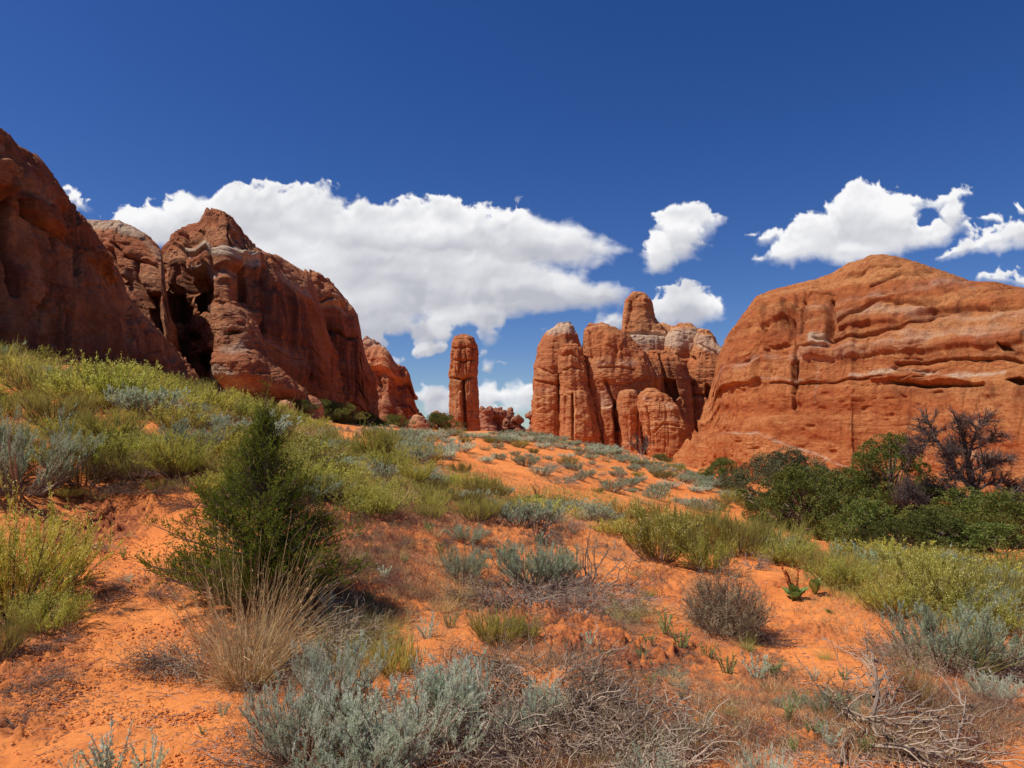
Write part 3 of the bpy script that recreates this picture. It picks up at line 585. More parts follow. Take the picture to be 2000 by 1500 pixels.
fin('sandstone_fin', [
 (570,560,78, 570,800,72, 4),(588,532,78, 600,812,70, 4),(597,524,78, 615,816,70, 4),(616,528,78.5, 640,820,71, 3.6),(645,544,79, 670,824,72, 3.4),(672,576,80, 700,828,74, 3.4),(698,606,82, 722,831,76, 3.8),(707,640,83, 732,832,78, 4),(713,690,84, 738,833,80, 4),(722,740,85, 743,834,82, 3.4),(738,800,86, 748,836,84.5, 3)],
 560, 420, 40, M_LEFT, dict(big=0.8, strata=0.36, flute=0.42, small=0.13, seed=5, tilt=(0.12, 0.05)),
 'shaded red rock fin with curved dark flutes behind the tall peak', 'rock formation',
 feats=[('raise', [(590,530),(650,548),(680,585),(640,592),(600,585)], 0.9, 8), ('crack', [(600,590),(640,578),(675,585)], 3, 1.0), ('crack', [(615,655),(650,640),(690,650)], 4, 0.7), ('pale', [(620,590),(645,577),(672,584),(690,600),(650,592)], 4, 0.55),
  ('varnish_shade', [(600,640),(640,620),(690,650),(710,760),(640,800),(600,740)], 12, 0.9)], back=8)
fin('sandstone_fin', [
 (690,670,128, 690,830,122, 3),(716,655,127, 716,832,119, 3),(735,664,127, 738,834,117, 3),(752,676,127, 758,834,116, 3),(766,692,128, 775,835,117, 3),(770,706,128, 785,836,118, 3.4),(790,714,129, 800,836,119, 3.6),(801,722,130, 808,836,121, 3.6),(805,748,131, 815,836,124, 3),(814,780,132, 824,837,127, 2.6),(826,812,133, 832,838,130, 2.4)],
 420, 320, 40, M_LEFT, dict(big=1.0, strata=0.5, flute=0.4, small=0.2, seed=6, sc=1.3, tilt=(0.12, 0.05)),
 'smallest and farthest rock fin of the left row, overhanging lip', 'rock formation',
 feats=[('raise', [(716,655),(766,692),(804,722),(804,736),(760,726),(716,715)], 1.6, 6), ('pale', [(716,655),(740,666),(760,690),(740,682),(718,672)], 3, 0.5), ('crack', [(735,730),(740,780)], 3, 1.0), ('varnish_shade', [(720,730),(800,740),(815,800),(730,820)], 8, 0.5)], back=10)

tower('buttress', [(598,426,470),(612,421,482),(640,420,492),(665,423,498),(690,424,506),(715,418,524),(740,426,556),(765,450,590),(790,500,616),(815,560,646)],
 [46.5,46,45.4,45,44.6,44,44.4,45.4,47,48.5], 3.2, 300, 420, M_LEFT, dict(big=0.5, strata=0.1, flute=0.1, small=0.16, seed=44, sc=0.6, facet=0.06), '', '', parent=peak, pw=2.2, sm=0.04, rot=0,
 feats=[('pale', [(430,680),(470,672),(484,690),(450,690)], 6, 0.5), ('pale', [(414,712),(432,712),(500,762),(585,810),(540,812),(440,755),(414,730)], 6, 0.75), ('crack', [(440,650),(470,648)], 3, 0.5), ('hole', [(446,644),(468,646),(466,653),(450,652)], 0.6, 3)])
# lone spire ----------------------------------------------------------
tower('rock_spire', [(664,889,925),(672,886,930),(690,884,932),(715,882,931),(733,881,928),(740,882,929),(760,882,931),(790,881,933),(820,881,936),(850,883,937),(862,883,938)],
 104, 2.3, 260, 420, M_MID, dict(big=0.25, strata=0.14, flute=0.34, small=0.12, seed=8, tilt=(0.05, 0), facet=0.03),
 'lone narrow red rock pillar standing in the gap', 'rock spire',
 feats=[('crack', [(885,739),(905,741),(925,736)], 2.5, 0.7), ('crack', [(905,744),(906,790),(909,850)], 3, 1.6), ('crack', [(886,680),(910,678),(928,680)], 2, 0.3), ('crack', [(886,703),(905,706),(928,702)], 2.5, 0.4), ('raise', [(895,765),(904,762),(904,845),(893,845)], 0.5, 3), ('varnish_shade', [(884,740),(894,742),(893,850),(884,850)], 4, 0.7)], sm=0.02)

# middle fins ---------------------------------------------------------
KM = dict(big=0.42, strata=0.09, flute=0.27, small=0.11, tilt=(0.05, 0.0), facet=0.03)
tower('sandstone_fin', [(633,1083,1117),(640,1072,1127),(655,1060,1133),(680,1052,1137),(720,1047,1141),(780,1041,1146),(830,1038,1150),(870,1036,1153),(890,1036,1154)],
 118, 4.6, 380, 520, M_MID, dict(KM, seed=9), 'broad rock fin with a pale rounded cap, leftmost of the middle group', feats=[
  ('pale', [(1075,634),(1100,628),(1128,634),(1130,650),(1100,645),(1070,652)], 4, 0.8), ('crack', [(1056,720),(1080,730),(1100,724)], 3, 0.3), ('crack', [(1050,745),(1090,752)], 2.5, 0.4), ('crack', [(1095,690),(1092,760),(1094,800)], 3, 0.9), ('paleline', [(1062,775),(1078,800),(1082,830)], 1.6, 0.5), ('paleline', [(1045,765),(1090,760)], 7, 0.3)])
tower('sandstone_fin', [(677,1102,1128),(683,1097,1136),(700,1094,1143),(730,1093,1149),(770,1095,1157),(810,1096,1164),(850,1097,1170),(880,1098,1175),(895,1098,1177)],
 113, 2.6, 320, 460, M_MID, dict(KM, seed=10), 'slim rock pillar with vertical cracks leaning on the pale capped fin', feats=[
  ('crack', [(1118,770),(1119,860)], 2, 1.0), ('crack', [(1103,775),(1100,860)], 2, 0.5), ('crack', [(1097,695),(1115,688),(1135,700)], 3, 0.3), ('crack', [(1100,723),(1120,715),(1140,722)], 2, 0.4), ('raise', [(1121,762),(1148,764),(1160,860),(1121,860)], 0.5, 3)])
tower('sandstone_fin', [(639,1140,1188),(645,1135,1203),(660,1133,1224),(680,1132,1246),(700,1132,1266),(720,1133,1280),(740,1134,1290),(760,1136,1288),(780,1138,1276),(820,1142,1268),(860,1146,1268),(905,1150,1270)],
 116, 5.0, 460, 540, M_MID, dict(KM, seed=11), 'wide rounded rock fin right of the deep dark cleft', feats=[
  ('crack', [(1170,718),(1205,716),(1240,722)], 1.6, 0.35), ('crack', [(1185,750),(1220,752),(1262,742)], 3, 0.25), ('crack', [(1262,690),(1280,720),(1288,760)], 3, 0.7), ('crack', [(1206,800),(1207,880)], 2.5, 1.2), ('paleline', [(1172,712),(1235,708)], 8, 0.35), ('paleline', [(1180,768),(1250,765)], 7, 0.35), ('hole', [(1200,780),(1208,790),(1202,800),(1210,840),(1204,842),(1196,805)], 1.6, 3), ('crack', [(1182,745),(1200,785),(1205,880)], 2.5, 1.0), ('raise', [(1172,795),(1198,790),(1203,880),(1180,880)], 0.7, 4), ('pale', [(1172,770),(1195,780),(1192,800),(1174,795)], 5, 0.5), ('crack', [(1148,650),(1154,700)], 3, 0.5)])
tower('sandstone_tower', [(581,1232,1258),(588,1225,1266),(600,1220,1271),(622,1217,1280),(640,1216,1292),(655,1214,1302),(662,1212,1312),(680,1208,1312),(720,1205,1308),(780,1205,1306),(880,1205,1306)],
 132, 4.5, 380, 520, M_MID, dict(KM, seed=12, big=0.3), 'highest conical rock tower of the middle group above a white band', feats=[
  ('pale', [(1205,654),(1260,652),(1320,656),(1320,674),(1260,668),(1205,672)], 4, 0.95), ('crack', [(1218,652),(1260,650),(1305,656)], 2.5, 0.8), ('crack', [(1233,592),(1230,620),(1222,650)], 2, 0.5), ('pale', [(1250,672),(1310,676),(1310,690),(1230,690)], 8, 0.35)])
tower('sandstone_lobe', [(640,1314,1352),(648,1304,1362),(665,1298,1367),(690,1294,1366),(715,1300,1360),(750,1306,1352),(800,1312,1346),(880,1316,1344)],
 127, 3.4, 300, 420, M_MID, dict(KM, seed=13, strata=0.25, sc=0.8), 'white topped rounded rock lobe just right of the conical tower', feats=[
  ('pale', [(1300,650),(1360,648),(1368,676),(1330,680),(1296,674)], 5, 0.85), ('crack', [(1300,705),(1320,730),(1330,780)], 4, 1.0), ('crack', [(1340,730),(1342,790)], 3, 0.6), ('raise', [(1305,700),(1360,698),(1350,735),(1312,720)], 0.4, 5)])
tower('sandstone_lobe', [(650,1364,1382),(658,1358,1394),(675,1356,1404),(690,1350,1412),(715,1344,1420),(750,1340,1426),(800,1342,1428),(880,1345,1430)],
 122, 4.0, 340, 420, M_MID, dict(KM, seed=14, strata=0.25, sc=0.8), 'layered rounded rock lobe touching the left end of the big wall', feats=[
  ('pale', [(1360,655),(1385,656),(1410,685),(1380,680),(1362,672)], 5, 0.65), ('crack', [(1352,700),(1348,760)], 4, 0.9), ('hole', [(1378,745),(1390,760),(1385,790),(1376,770)], 1.6, 4), ('crack', [(1345,770),(1400,776)], 3, 0.5), ('crack', [(1365,672),(1395,684),(1410,700)], 2, 0.4)])
tower('sandstone_lobe', [(690,1258,1300),(700,1250,1322),(715,1246,1336),(740,1244,1342),(765,1246,1346),(800,1250,1350),(880,1255,1352)],
 120, 3.6, 320, 380, M_MID, dict(KM, seed=15), 'dark shaded rock block in the recess behind the pale buttress', feats=[('varnish_shade', [(1280,700),(1345,700),(1350,820),(1290,800)], 10, 0.5), ('crack', [(1290,690),(1300,740),(1310,790)], 3, 1.0), ('hole', [(1290,735),(1320,740),(1330,775),(1312,790),(1296,770)], 2.0, 5)])  # recess shade painted as a dark patch on the block
tower('sandstone_lobe', [(662,1240,1386),(668,1232,1398),(690,1228,1412),(740,1226,1420),(800,1226,1424),(880,1226,1428)],
 138, 3.6, 300, 300, M_MID, dict(KM, seed=18, strata=0.25), 'rock mass behind the rounded lobes filling the gaps between them', feats=[('pale', [(1240,655),(1390,660),(1400,680),(1240,676)], 5, 0.7)])
tower('sandstone_buttress', [(768,1254,1284),(775,1250,1302),(790,1249,1314),(805,1250,1326),(825,1252,1338),(850,1256,1346),(880,1262,1350),(905,1268,1352)],
 106, 4.0, 340, 360, M_MID, dict(KM, seed=16, strata=0.2, sc=0.8), 'low rounded rock buttress with pale curved layers in front of the middle group', feats=[
  ('crack', [(1262,795),(1264,880)], 2.2, 1.0), ('paleline', [(1272,835),(1290,815),(1320,820)], 3, 0.7), ('paleline', [(1258,778),(1290,782),(1308,796)], 4, 0.5), ('crack', [(1275,845),(1295,828),(1325,832)], 2, 0.25)])
tower('rock_pillar', [(770,1212,1240),(785,1208,1250),(820,1208,1256),(860,1209,1258),(900,1210,1260)],
 109, 2.0, 220, 260, M_MID, dict(KM, seed=17), 'short smooth rock pillar at the foot of the wide rounded fin', feats=[('crack', [(1248,770),(1252,880)], 2, 0.7)])

# distant spires ------------------------------------------------------
KF = dict(big=0.6, strata=0.9, flute=0.3, small=0.3, sc=1.4)
for i, (rows, d, th, lab) in enumerate([
 ([(795,938,944),(805,936,956),(830,935,962),(870,934,968)], 190, 5, 'small distant spire touching the right side of the lone pillar'),
 ([(799,948,958),(806,944,962),(820,946,962),(870,942,966)], 180, 3, 'knobbly distant spire second from the lone pillar'),
 ([(800,964,978),(806,958,984),(820,962,982),(840,958,990),(870,955,994)], 185, 4, 'widest knobbed spire in the distant group'),
 ([(798,976,980),(803,972,984),(815,972,988),(870,970,992)], 200, 3, 'thin distant spire rising behind the widest knobbed one'),
 ([(803,988,998),(812,983,1002),(830,980,1005),(870,978,1008)], 195, 5, 'rounded distant tower at the right of the close group'),
 ([(812,1007,1013),(822,1004,1018),(830,1006,1017),(845,1003,1022),(870,1002,1024)], 185, 3, 'isolated stubby distant spire between the group and the fins'),
 ([(807,1030,1040),(815,1027,1044),(828,1028,1044),(845,1024,1046),(870,1022,1048)], 180, 3, 'distant spire half hidden behind the pale capped fin')]):
    tower('distant_spire', rows, d, th, 90, 130, M_FAR, dict(KF, seed=20 + i), lab, 'rock spire')
def boulder(u, v, w, h, d, label, seed, mat=M_BOULDER, group=None):
    x0, x1 = u - w / 2, u + w / 2; t = np.linspace(0, 1, 9)
    rows = [(v - h + h * q * 1.15, u - w / 2 * (math.sqrt(1 - (1 - q) ** 2) if q < 1 else 1) * (1 + 0.1 * math.sin(seed + 3 * q)) - 1, u + w / 2 * (math.sqrt(1 - (1 - q) ** 2)) + 1) for q in t]
    return tower('boulder', rows, d, w / FPX * d * 0.45, 90, 70, mat, dict(big=0.35, strata=0.14, flute=0.05, small=0.12, seed=seed, sc=0.5), label, 'boulder', pw=2.2, foot=1.0)
boulder(815, 842, 56, 36, 74, 'rounded pale boulder between the far left fin and the lone pillar', 31)
boulder(853, 838, 30, 36, 92, 'flat topped orange boulder just left of the lone pillar', 32)
boulder(690, 842, 36, 26, 62, 'orange boulder among dark bushes under the fluted fin', 33)
boulder(765, 846, 40, 16, 66, 'low orange slab left of the rounded pale boulder', 34)
boulder(738, 848, 22, 12, 58, 'small orange boulder on sand below the orange slab', 36)
boulder(790, 850, 18, 10, 60, 'small block of fallen rock left of the rounded pale boulder', 37)
boulder(836, 846, 16, 10, 78, 'small block of fallen rock right of the rounded pale boulder', 38)
boulder(868, 834, 20, 26, 98, 'dark notched rock stump beside the lone pillar', 39, M_MID)
boulder(560, 806, 36, 22, 42, 'cream rock slab left of the smooth cream boulder', 40)
boulder(605, 812, 50, 36, 46, 'smooth cream boulder at the foot of the tall peak', 35)

# ------------------------------------------------------------------ plant building blocks (all vectorised)
def nrm(a): return a / (np.linalg.norm(a, axis=-1, keepdims=True) + 1e-9)
class Acc:
    def __init__(s): s.V = []; s.F = {3: [], 4: []}; s.n = 0
    def add(s, V, F):
        V = np.asarray(V, float).reshape(-1, 3); s.V.append(V); s.F[F.shape[1]].append(F + s.n); s.n += len(V)
    def mesh(s, name, mat, smooth=False):
        return make_mesh(name, np.concatenate(s.V), [np.concatenate(f) for f in s.F.values() if f], mat, smooth)
def lines(o, d, L, K, bend):
    """o,d (n,3), L (n,), bend (n,3): curved centre lines (n,K,3)"""
    t = np.linspace(0, 1, K)[None, :, None]
    return o[:, None] + d[:, None] * L[:, None, None] * t + bend[:, None] * (t ** 2) * L[:, None, None]
def jitter(C, amp, r):
    C = C.copy(); n, K = C.shape[:2]; L = np.linalg.norm(C[:, -1] - C[:, 0], axis=-1)[:, None, None]
    j = r.normal(0, 1, C.shape) * amp * L; j[:, 0] = 0; C += j; return C
def children(C, n, r, tmin, L, spread, up, K, droop=0.0, tmax=1.0):
    """n child lines starting on random parents of C"""
    N, k = C.shape[:2]; p = r.integers(0, N, n); t = r.uniform(tmin, tmax, n) * (k - 1); i = np.minimum(t.astype(int), k - 2); f = (t - i)[:, None]
    a, b = C[p, i], C[p, i + 1]; o = a * (1 - f) + b * f
    d = nrm(nrm(b - a) + r.normal(0, spread, (n, 3)) + np.array([0, 0, up]))
    Ls = L * r.uniform(0.55, 1.25, n); bend = r.normal(0, 0.12, (n, 3)) + np.array([0, 0, -droop])
    return lines(o, d, Ls, K, bend)
def ribbons(acc, C, w, r, taper=0.25):
    n, K = C.shape[:2]; d = nrm(C[:, -1] - C[:, 0]); s = nrm(np.cross(d, r.normal(0, 1, (n, 3)))); w = np.broadcast_to(w, (n,))
    ww = w[:, None] * np.linspace(1, taper, K)[None]; off = s[:, None] * ww[..., None] * 0.5
    V = np.stack([C - off, C + off], 2).reshape(-1, 3)
    b = (np.arange(n)[:, None] * K + np.arange(K - 1)[None]).ravel() * 2
    acc.add(V, np.stack([b, b + 1, b + 3, b + 2], -1))
def tubes(acc, C, r0, r1, m=4):
    n, K = C.shape[:2]; T = nrm(np.gradient(C, axis=1)); ref = np.where(np.abs(T[..., 2:3]) > 0.9, [[[1., 0, 0]]], [[[0, 0, 1.]]]); A = nrm(np.cross(T, ref)); B = np.cross(T, A)
    r0 = np.broadcast_to(r0, (n,)); r1 = np.broadcast_to(r1, (n,)); t = np.linspace(0, 1, K)[None]; rad = r0[:, None] * (1 - t) + r1[:, None] * t
    an = np.arange(m) / m * 2 * math.pi
    V = C[:, :, None] + rad[..., None, None] * (A[:, :, None] * np.cos(an)[None, None, :, None] + B[:, :, None] * np.sin(an)[None, None, :, None])
    base = (np.arange(n)[:, None] * K + np.arange(K - 1)[None]).ravel()[:, None] * m; j = np.arange(m)[None]; j2 = (j + 1) % m
    acc.add(V, np.stack([base + j, base + j2, base + m + j2, base + m + j], -1).reshape(-1, 4))
def leaves(acc, P, d, L, w, r):
    """one diamond leaf at each point"""
    n = len(P); d = nrm(d); s = nrm(np.cross(d, r.normal(0, 1, (n, 3)))); L = np.broadcast_to(L, (n,))[:, None]; w = np.broadcast_to(w, (n,))[:, None]
    V = np.stack([P, P + d * L * 0.45 + s * w / 2, P + d * L, P + d * L * 0.45 - s * w / 2], 1)
    b = np.arange(n)[:, None] * 4; acc.add(V, b + np.array([[0, 1, 2, 3]]))
def on_lines(C, n, r, tmin=0.1, tmax=1.0):
    N, k = C.shape[:2]; p = r.integers(0, N, n); t = r.uniform(tmin, tmax, n) * (k - 1); i = np.minimum(t.astype(int), k - 2); f = (t - i)[:, None]
    a, b = C[p, i], C[p, i + 1]; return a * (1 - f) + b * f, nrm(b - a)
def disk(n, r, rad, z=0.0):
    a = r.uniform(0, 2 * math.pi, n); q = rad * np.sqrt(r.uniform(0, 1, n)); return np.stack([q * np.cos(a), q * np.sin(a), 0 * a + z], -1), a
def fan(n, r, rad, tilt_max, L, K, curl=0.3, tilt_min=0.0, Lvar=0.3):
    """stems fanning out of a small foot"""
    o, a = disk(n, r, rad); tl = np.radians(tilt_min + (tilt_max - tilt_min) * np.sqrt(r.uniform(0, 1, n))); a = a + r.normal(0, 0.3, n)
    d = np.stack([np.sin(tl) * np.cos(a), np.sin(tl) * np.sin(a), np.cos(tl)], -1)
    return lines(o, d, L * r.uniform(1 - Lvar, 1 + Lvar * 0.4, n), K, np.array([0, 0, curl]) * np.sin(tl)[:, None] + r.normal(0, 0.08, (n, 3)))

# every maker returns [(part name, mesh)], built about 1 m wide
def mk_sage(seed, near, mat, height=0.7):
    r = np.random.default_rng(seed); st = Acc(); lf = Acc()
    C1 = fan(52, r, 0.14, 80, 0.40, 6, 0.40); C1[..., 2] *= height / 0.62
    C2 = children(C1, 300, r, 0.22, 0.19, 0.40, 0.6, 5); C3 = children(C2, 1100 if near else 320, r, 0.25, 0.10, 0.35, 0.9, 5)
    tubes(st, C1, 0.009, 0.004, 4); ribbons(st, C2, 0.005, r); ribbons(st, C3, 0.0035, r)
    D = children(C1, 90, r, 0.05, 0.2, 0.7, -0.1, 5); ribbons(st, D, 0.004, r)
    n = 34000 if near else 5200; P, T = on_lines(C3, n, r, 0.05); L = 0.024 if near else 0.046; w = 0.0040 if near else 0.012
    leaves(lf, P, T * 1.3 + r.normal(0, 0.55, (n, 3)) + [0, 0, 0.35], L * r.uniform(0.6, 1.3, n), w, r)
    return [('stems', st.mesh('stems', M_GREYTWIG)), ('foliage', lf.mesh('foliage', mat))]
def mk_rabbit(seed, near, flowers=1.0):
    r = np.random.default_rng(seed); st = Acc(); lf = Acc(); fl = Acc()
    C1 = fan(62, r, 0.12, 76, 0.42, 6, 0.35); C2 = children(C1, 460, r, 0.15, 0.20, 0.36, 0.5, 5); C3 = children(C2, 1500 if near else 380, r, 0.25, 0.10, 0.30, 0.8, 4)
    tubes(st, C1, 0.006, 0.003, 3); ribbons(st, C2, 0.0035, r)
    D = children(C1, 60, r, 0.05, 0.18, 0.7, 0.0, 5); ribbons(st, D, 0.004, r)
    ribbons(lf, C3, 0.004 if near else 0.007, r)
    n = 24000 if near else 4200; P, T = on_lines(np.concatenate([C3, C2[:, :4]]), n, r, 0.05); L = 0.024 if near else 0.045
    leaves(lf, P, T * 1.2 + r.normal(0, 0.5, (n, 3)) + [0, 0, 0.2], L * r.uniform(0.6, 1.3, n), 0.005 if near else 0.013, r)
    k = int((5200 if near else 750) * flowers)
    if k:
        q = r.integers(0, len(C3), k); P = C3[q, -1] + r.normal(0, 0.010, (k, 3)); leaves(fl, P, r.normal(0, 1, (k, 3)) + [0, 0, 0.6], (0.010 if near else 0.022) * r.uniform(0.6, 1.4, k), 0.008 if near else 0.016, r)
        return [('stems', st.mesh('stems', M_BROWNTWIG)), ('foliage', lf.mesh('foliage', M_RABBIT)), ('flowers', fl.mesh('flowers', M_FLOWER))]
    return [('stems', st.mesh('stems', M_BROWNTWIG)), ('foliage', lf.mesh('foliage', M_RABBIT))]
def mk_ephedra(seed, near, mat=None):
    r = np.random.default_rng(seed); st = Acc(); lf = Acc()
    C1 = fan(52, r, 0.15, 78, 0.34, 5, 0.45); C2 = children(C1, 520, r, 0.12, 0.22, 0.30, 0.75, 5); C3 = children(C2, 2600 if near else 620, r, 0.2, 0.14, 0.24, 0.8, 4)
    tubes(st, C1, 0.007, 0.004, 3); D = children(C1, 120, r, 0.05, 0.2, 0.7, 0.0, 5); ribbons(st, D, 0.004, r)
    ribbons(lf, C2, 0.0045 if near else 0.010, r); ribbons(lf, C3, 0.0035 if near else 0.010, r)
    return [('stems', st.mesh('stems', M_BROWNTWIG)), ('foliage', lf.mesh('foliage', mat or M_OLIVE))]
def mk_grass(seed, near, mat=None, h=0.9, tilt=38, lean=(0, 0), heads=True, nb=None):
    r = np.random.default_rng(seed); lf = Acc(); hd = Acc()
    n = nb or (330 if near else 150); C = fan(n, r, 0.13, tilt, h, 8, -0.16, 0, 0.75); C = jitter(C, 0.016, r)
    C[..., 0] += C[..., 2] ** 1.4 * lean[0]; C[..., 1] += C[..., 2] ** 1.4 * lean[1]
    ribbons(lf, C, (0.0065 if near else 0.012), r, 0.3)
    S2 = fan(int(n * 0.9), r, 0.15, 75, h * 0.42, 6, -0.5, 10, 0.5); ribbons(lf, S2, (0.006 if near else 0.012), r, 0.3)
    out = [('blades', lf.mesh('blades', mat or M_STRAW))]
    if heads and near:
        k = 1300; q = r.integers(0, n // 3, k); t = r.uniform(0.6, 1, k); P = C[q, np.clip((t * 7).astype(int), 0, 7)] + r.normal(0, 0.008, (k, 3)); leaves(hd, P, r.normal(0, 0.5, (k, 3)) + [0, 0, 0.8], 0.016, 0.006, r)
        out.append(('seed_heads', hd.mesh('seed_heads', mat or M_STRAW)))
    return out
def mk_twigs(seed, mat, h=0.35, n1=46, thick=0.010, tangle=0.5, wild=0.06, k2=420, k3=1300):
    """a low mat of bent dead branches"""
    r = np.random.default_rng(seed); st = Acc(); tw = Acc()
    C1 = fan(n1, r, 0.20, 86, 0.50, 9, -0.15, 35, 0.5); C1 = jitter(C1, 0.035, r); C1[..., 2] = np.abs(C1[..., 2]) * h / 0.4 + 0.01
    C2 = jitter(children(C1, k2, r, 0.2, 0.26, 0.65, 0.1, 7, 0.2), wild, r); C3 = jitter(children(C2, k3, r, 0.2, 0.13, 0.7, 0.15, 5), wild, r)
    for c in (C2, C3): c[..., 2] = np.abs(c[..., 2])
    tubes(st, C1, thick * 0.75, thick * 0.3, 5); tubes(tw, C2, thick * 0.32, thick * 0.15, 3); ribbons(tw, C3, thick * 0.36, r)
    return [('branches', st.mesh('branches', mat)), ('twigs', tw.mesh('twigs', mat))]
def mk_ball(seed):
    r = np.random.default_rng(seed); st = Acc(); lf = Acc()
    C1 = fan(90, r, 0.10, 92, 0.40, 6, 0.25); C2 = jitter(children(C1, 1500, r, 0.2, 0.17, 0.7, 0.2, 5), 0.05, r); C3 = jitter(children(C2, 9000, r, 0.2, 0.07, 0.9, 0.15, 4), 0.06, r)
    tubes(st, C1, 0.007, 0.003, 4); ribbons(st, C2, 0.0035, r); ribbons(lf, C3, 0.0042, r)
    P, T = on_lines(C3, 12000, r); leaves(lf, P, T + r.normal(0, 0.8, (12000, 3)), 0.010, 0.005, r)
    return [('stems', st.mesh('stems', M_BROWNTWIG)), ('twigs', lf.mesh('twigs', M_BALL))]
def mk_forb(seed, mat=None, n=9):
    r = np.random.default_rng(seed); lf = Acc()
    C = fan(n, r, 0.10, 34, 0.75, 6, 0.1, 0, 0.4); tubes(lf, C, 0.012, 0.006, 3); k = 620; P, T = on_lines(C, k, r, 0.12)
    leaves(lf, P, T * 0.8 + r.normal(0, 0.7, (k, 3)) + [0, 0, 0.3], 0.10 * r.uniform(0.6, 1.2, k), 0.026, r)
    return [('leaves', lf.mesh('leaves', mat or M_FORB))]
def mk_flowerforb(seed):
    r = np.random.default_rng(seed); lf = Acc(); fl = Acc()
    C = fan(10, r, 0.2, 40, 0.7, 5, 0.1); ribbons(lf, C, 0.012, r); P, T = on_lines(C, 160, r, 0, 0.8); leaves(lf, P, T + r.normal(0, 0.6, (160, 3)), 0.08, 0.02, r)
    for c in C[:, -1]:
        k = 26; leaves(fl, np.tile(c, (k, 1)) + r.normal(0, 0.02, (k, 3)), r.normal(0, 1, (k, 3)) * [1, 1, 0.5] + [0, 0, 0.3], 0.055, 0.03, r)
    return [('leaves', lf.mesh('leaves', M_FORB)), ('flowers', fl.mesh('flowers', M_WHITE))]
def mk_yucca(seed, mat=None, n=90):
    r = np.random.default_rng(seed); lf = Acc(); C = fan(n, r, 0.05, 88, 0.5, 5, -0.02, 0, 0.25); ribbons(lf, C, 0.022, r, 0.08); ribbons(lf, C, 0.022, r, 0.08)
    D = fan(40, r, 0.06, 105, 0.38, 5, -0.3, 80); dd = Acc(); ribbons(dd, D, 0.016, r, 0.1)
    return [('blades', lf.mesh('blades', mat or M_YUCCA)), ('dead_blades', dd.mesh('dead_blades', M_BROWNTWIG))]
def mk_dock(seed, leaves_n=20, stalk=True):
    r = np.random.default_rng(seed); lf = Acc(); sd_ = Acc()
    for i in range(leaves_n):      # broad wavy leaf: grid of 8 x 4
        a = r.uniform(0, 6.283); tl = math.radians(r.uniform(5, 48)); L = r.uniform(0.30, 0.58); W = L * 0.17
        t = np.linspace(0, 1, 9); q = np.linspace(-1, 1, 5); Tt, Q = np.meshgrid(t, q, indexing='ij')
        wd = W * np.sin(np.pi * np.clip(Tt, 0.03, 1) ** 0.75) * Q; ln = L * Tt; hgt = np.cos(tl) * ln - 0.28 * L * Tt ** 2 + 0.30 * np.abs(wd) + 0.015 * np.sin(Tt * 22 + i) * Q
        rad = np.sin(tl) * ln; X = rad * math.cos(a) - wd * math.sin(a); Y = rad * math.sin(a) + wd * math.cos(a)
        b = (np.arange(8)[:, None] * 5 + np.arange(4)[None]).ravel(); lf.add(np.stack([X, Y, hgt], -1), np.stack([b, b + 5, b + 6, b + 1], -1))
    out = [('leaves', lf.mesh('leaves', M_DOCK, True))]
    if stalk:
        C = fan(3, r, 0.05, 14, 0.62, 6, 0.0, 0, 0.2); tubes(sd_, C, 0.012, 0.008, 4); C2 = children(C, 24, r, 0.45, 0.10, 0.25, 0.9, 4); k = 900; P, T = on_lines(C2, k, r, 0)
        leaves(sd_, P + r.normal(0, 0.010, (k, 3)), r.normal(0, 1, (k, 3)), 0.022, 0.018, r); out.append(('seed_stalk', sd_.mesh('seed_stalk', M_RUST)))
    return out
def place(name, parts, u, v, wpx, label, cat, group=None, hs=1.0, rz=None, ref=1.0, lift=-0.02, depth=None, cache=None):
    """stand a plant whose foot is seen at photo pixel (u, v) and which is wpx pixels wide"""
    p = hit(u, v) if depth is None else at(u, v, depth); sc = wpx / FPX * p[1] / ref
    o = empty(name, (p[0], p[1], p[2] + lift * sc), label, cat, group, random.uniform(0, 6.28) if rz is None else rz, (sc, sc, sc * hs))
    for nm, me in parts: link(nm, me, o)
    return o

SAGE_N = [mk_sage(100 + i, True, M_SAGE) for i in range(3)]; SAGEB_N = [mk_sage(110 + i, True, M_SAGE_BLUE) for i in range(2)]
SAGE_F = [mk_sage(120 + i, False, M_SAGE_BLUE, 0.6) for i in range(4)] + [mk_sage(128, False, M_SAGE, 0.6)]
RAB_N = [mk_rabbit(130 + i, True) for i in range(3)]; RAB_F = [mk_rabbit(140 + i, False) for i in range(3)] + [mk_rabbit(145, False, 0.3)]
EPH_N = [mk_ephedra(150 + i, True) for i in range(3)]; EPH_F = [mk_ephedra(160 + i, False) for i in range(4)]
STRAW_N = [mk_grass(170 + i, True, tilt=58) for i in range(2)]; STRAW_F = [mk_grass(175 + i, False, h=0.6, tilt=50) for i in range(2)]
GREEN_N = [mk_grass(180, True, M_GRASSGREEN, 0.6, 60, heads=False, nb=260)]
DEAD_G = [mk_twigs(190 + i, M_GREYTWIG, 0.34) for i in range(3)]; DEAD_B = [mk_twigs(195 + i, M_BROWNTWIG, 0.5, 40, 0.008) for i in range(2)]
DEAD_F = [mk_twigs(198, M_GREYTWIG, 0.5, 30, 0.012, k2=140, k3=260)]
FORB = [mk_forb(200 + i) for i in range(3)]; WFORB = [mk_flowerforb(205)]; YUC = [mk_yucca(210), mk_yucca(211, M_DOCK, 50)]
DOCK = [mk_dock(220), mk_dock(221, 11, False)]; SAGE_SPRIG = [mk_forb(230, M_SAGE, 14), mk_forb(231, M_SAGE, 10)]
BALL = mk_ball(240)

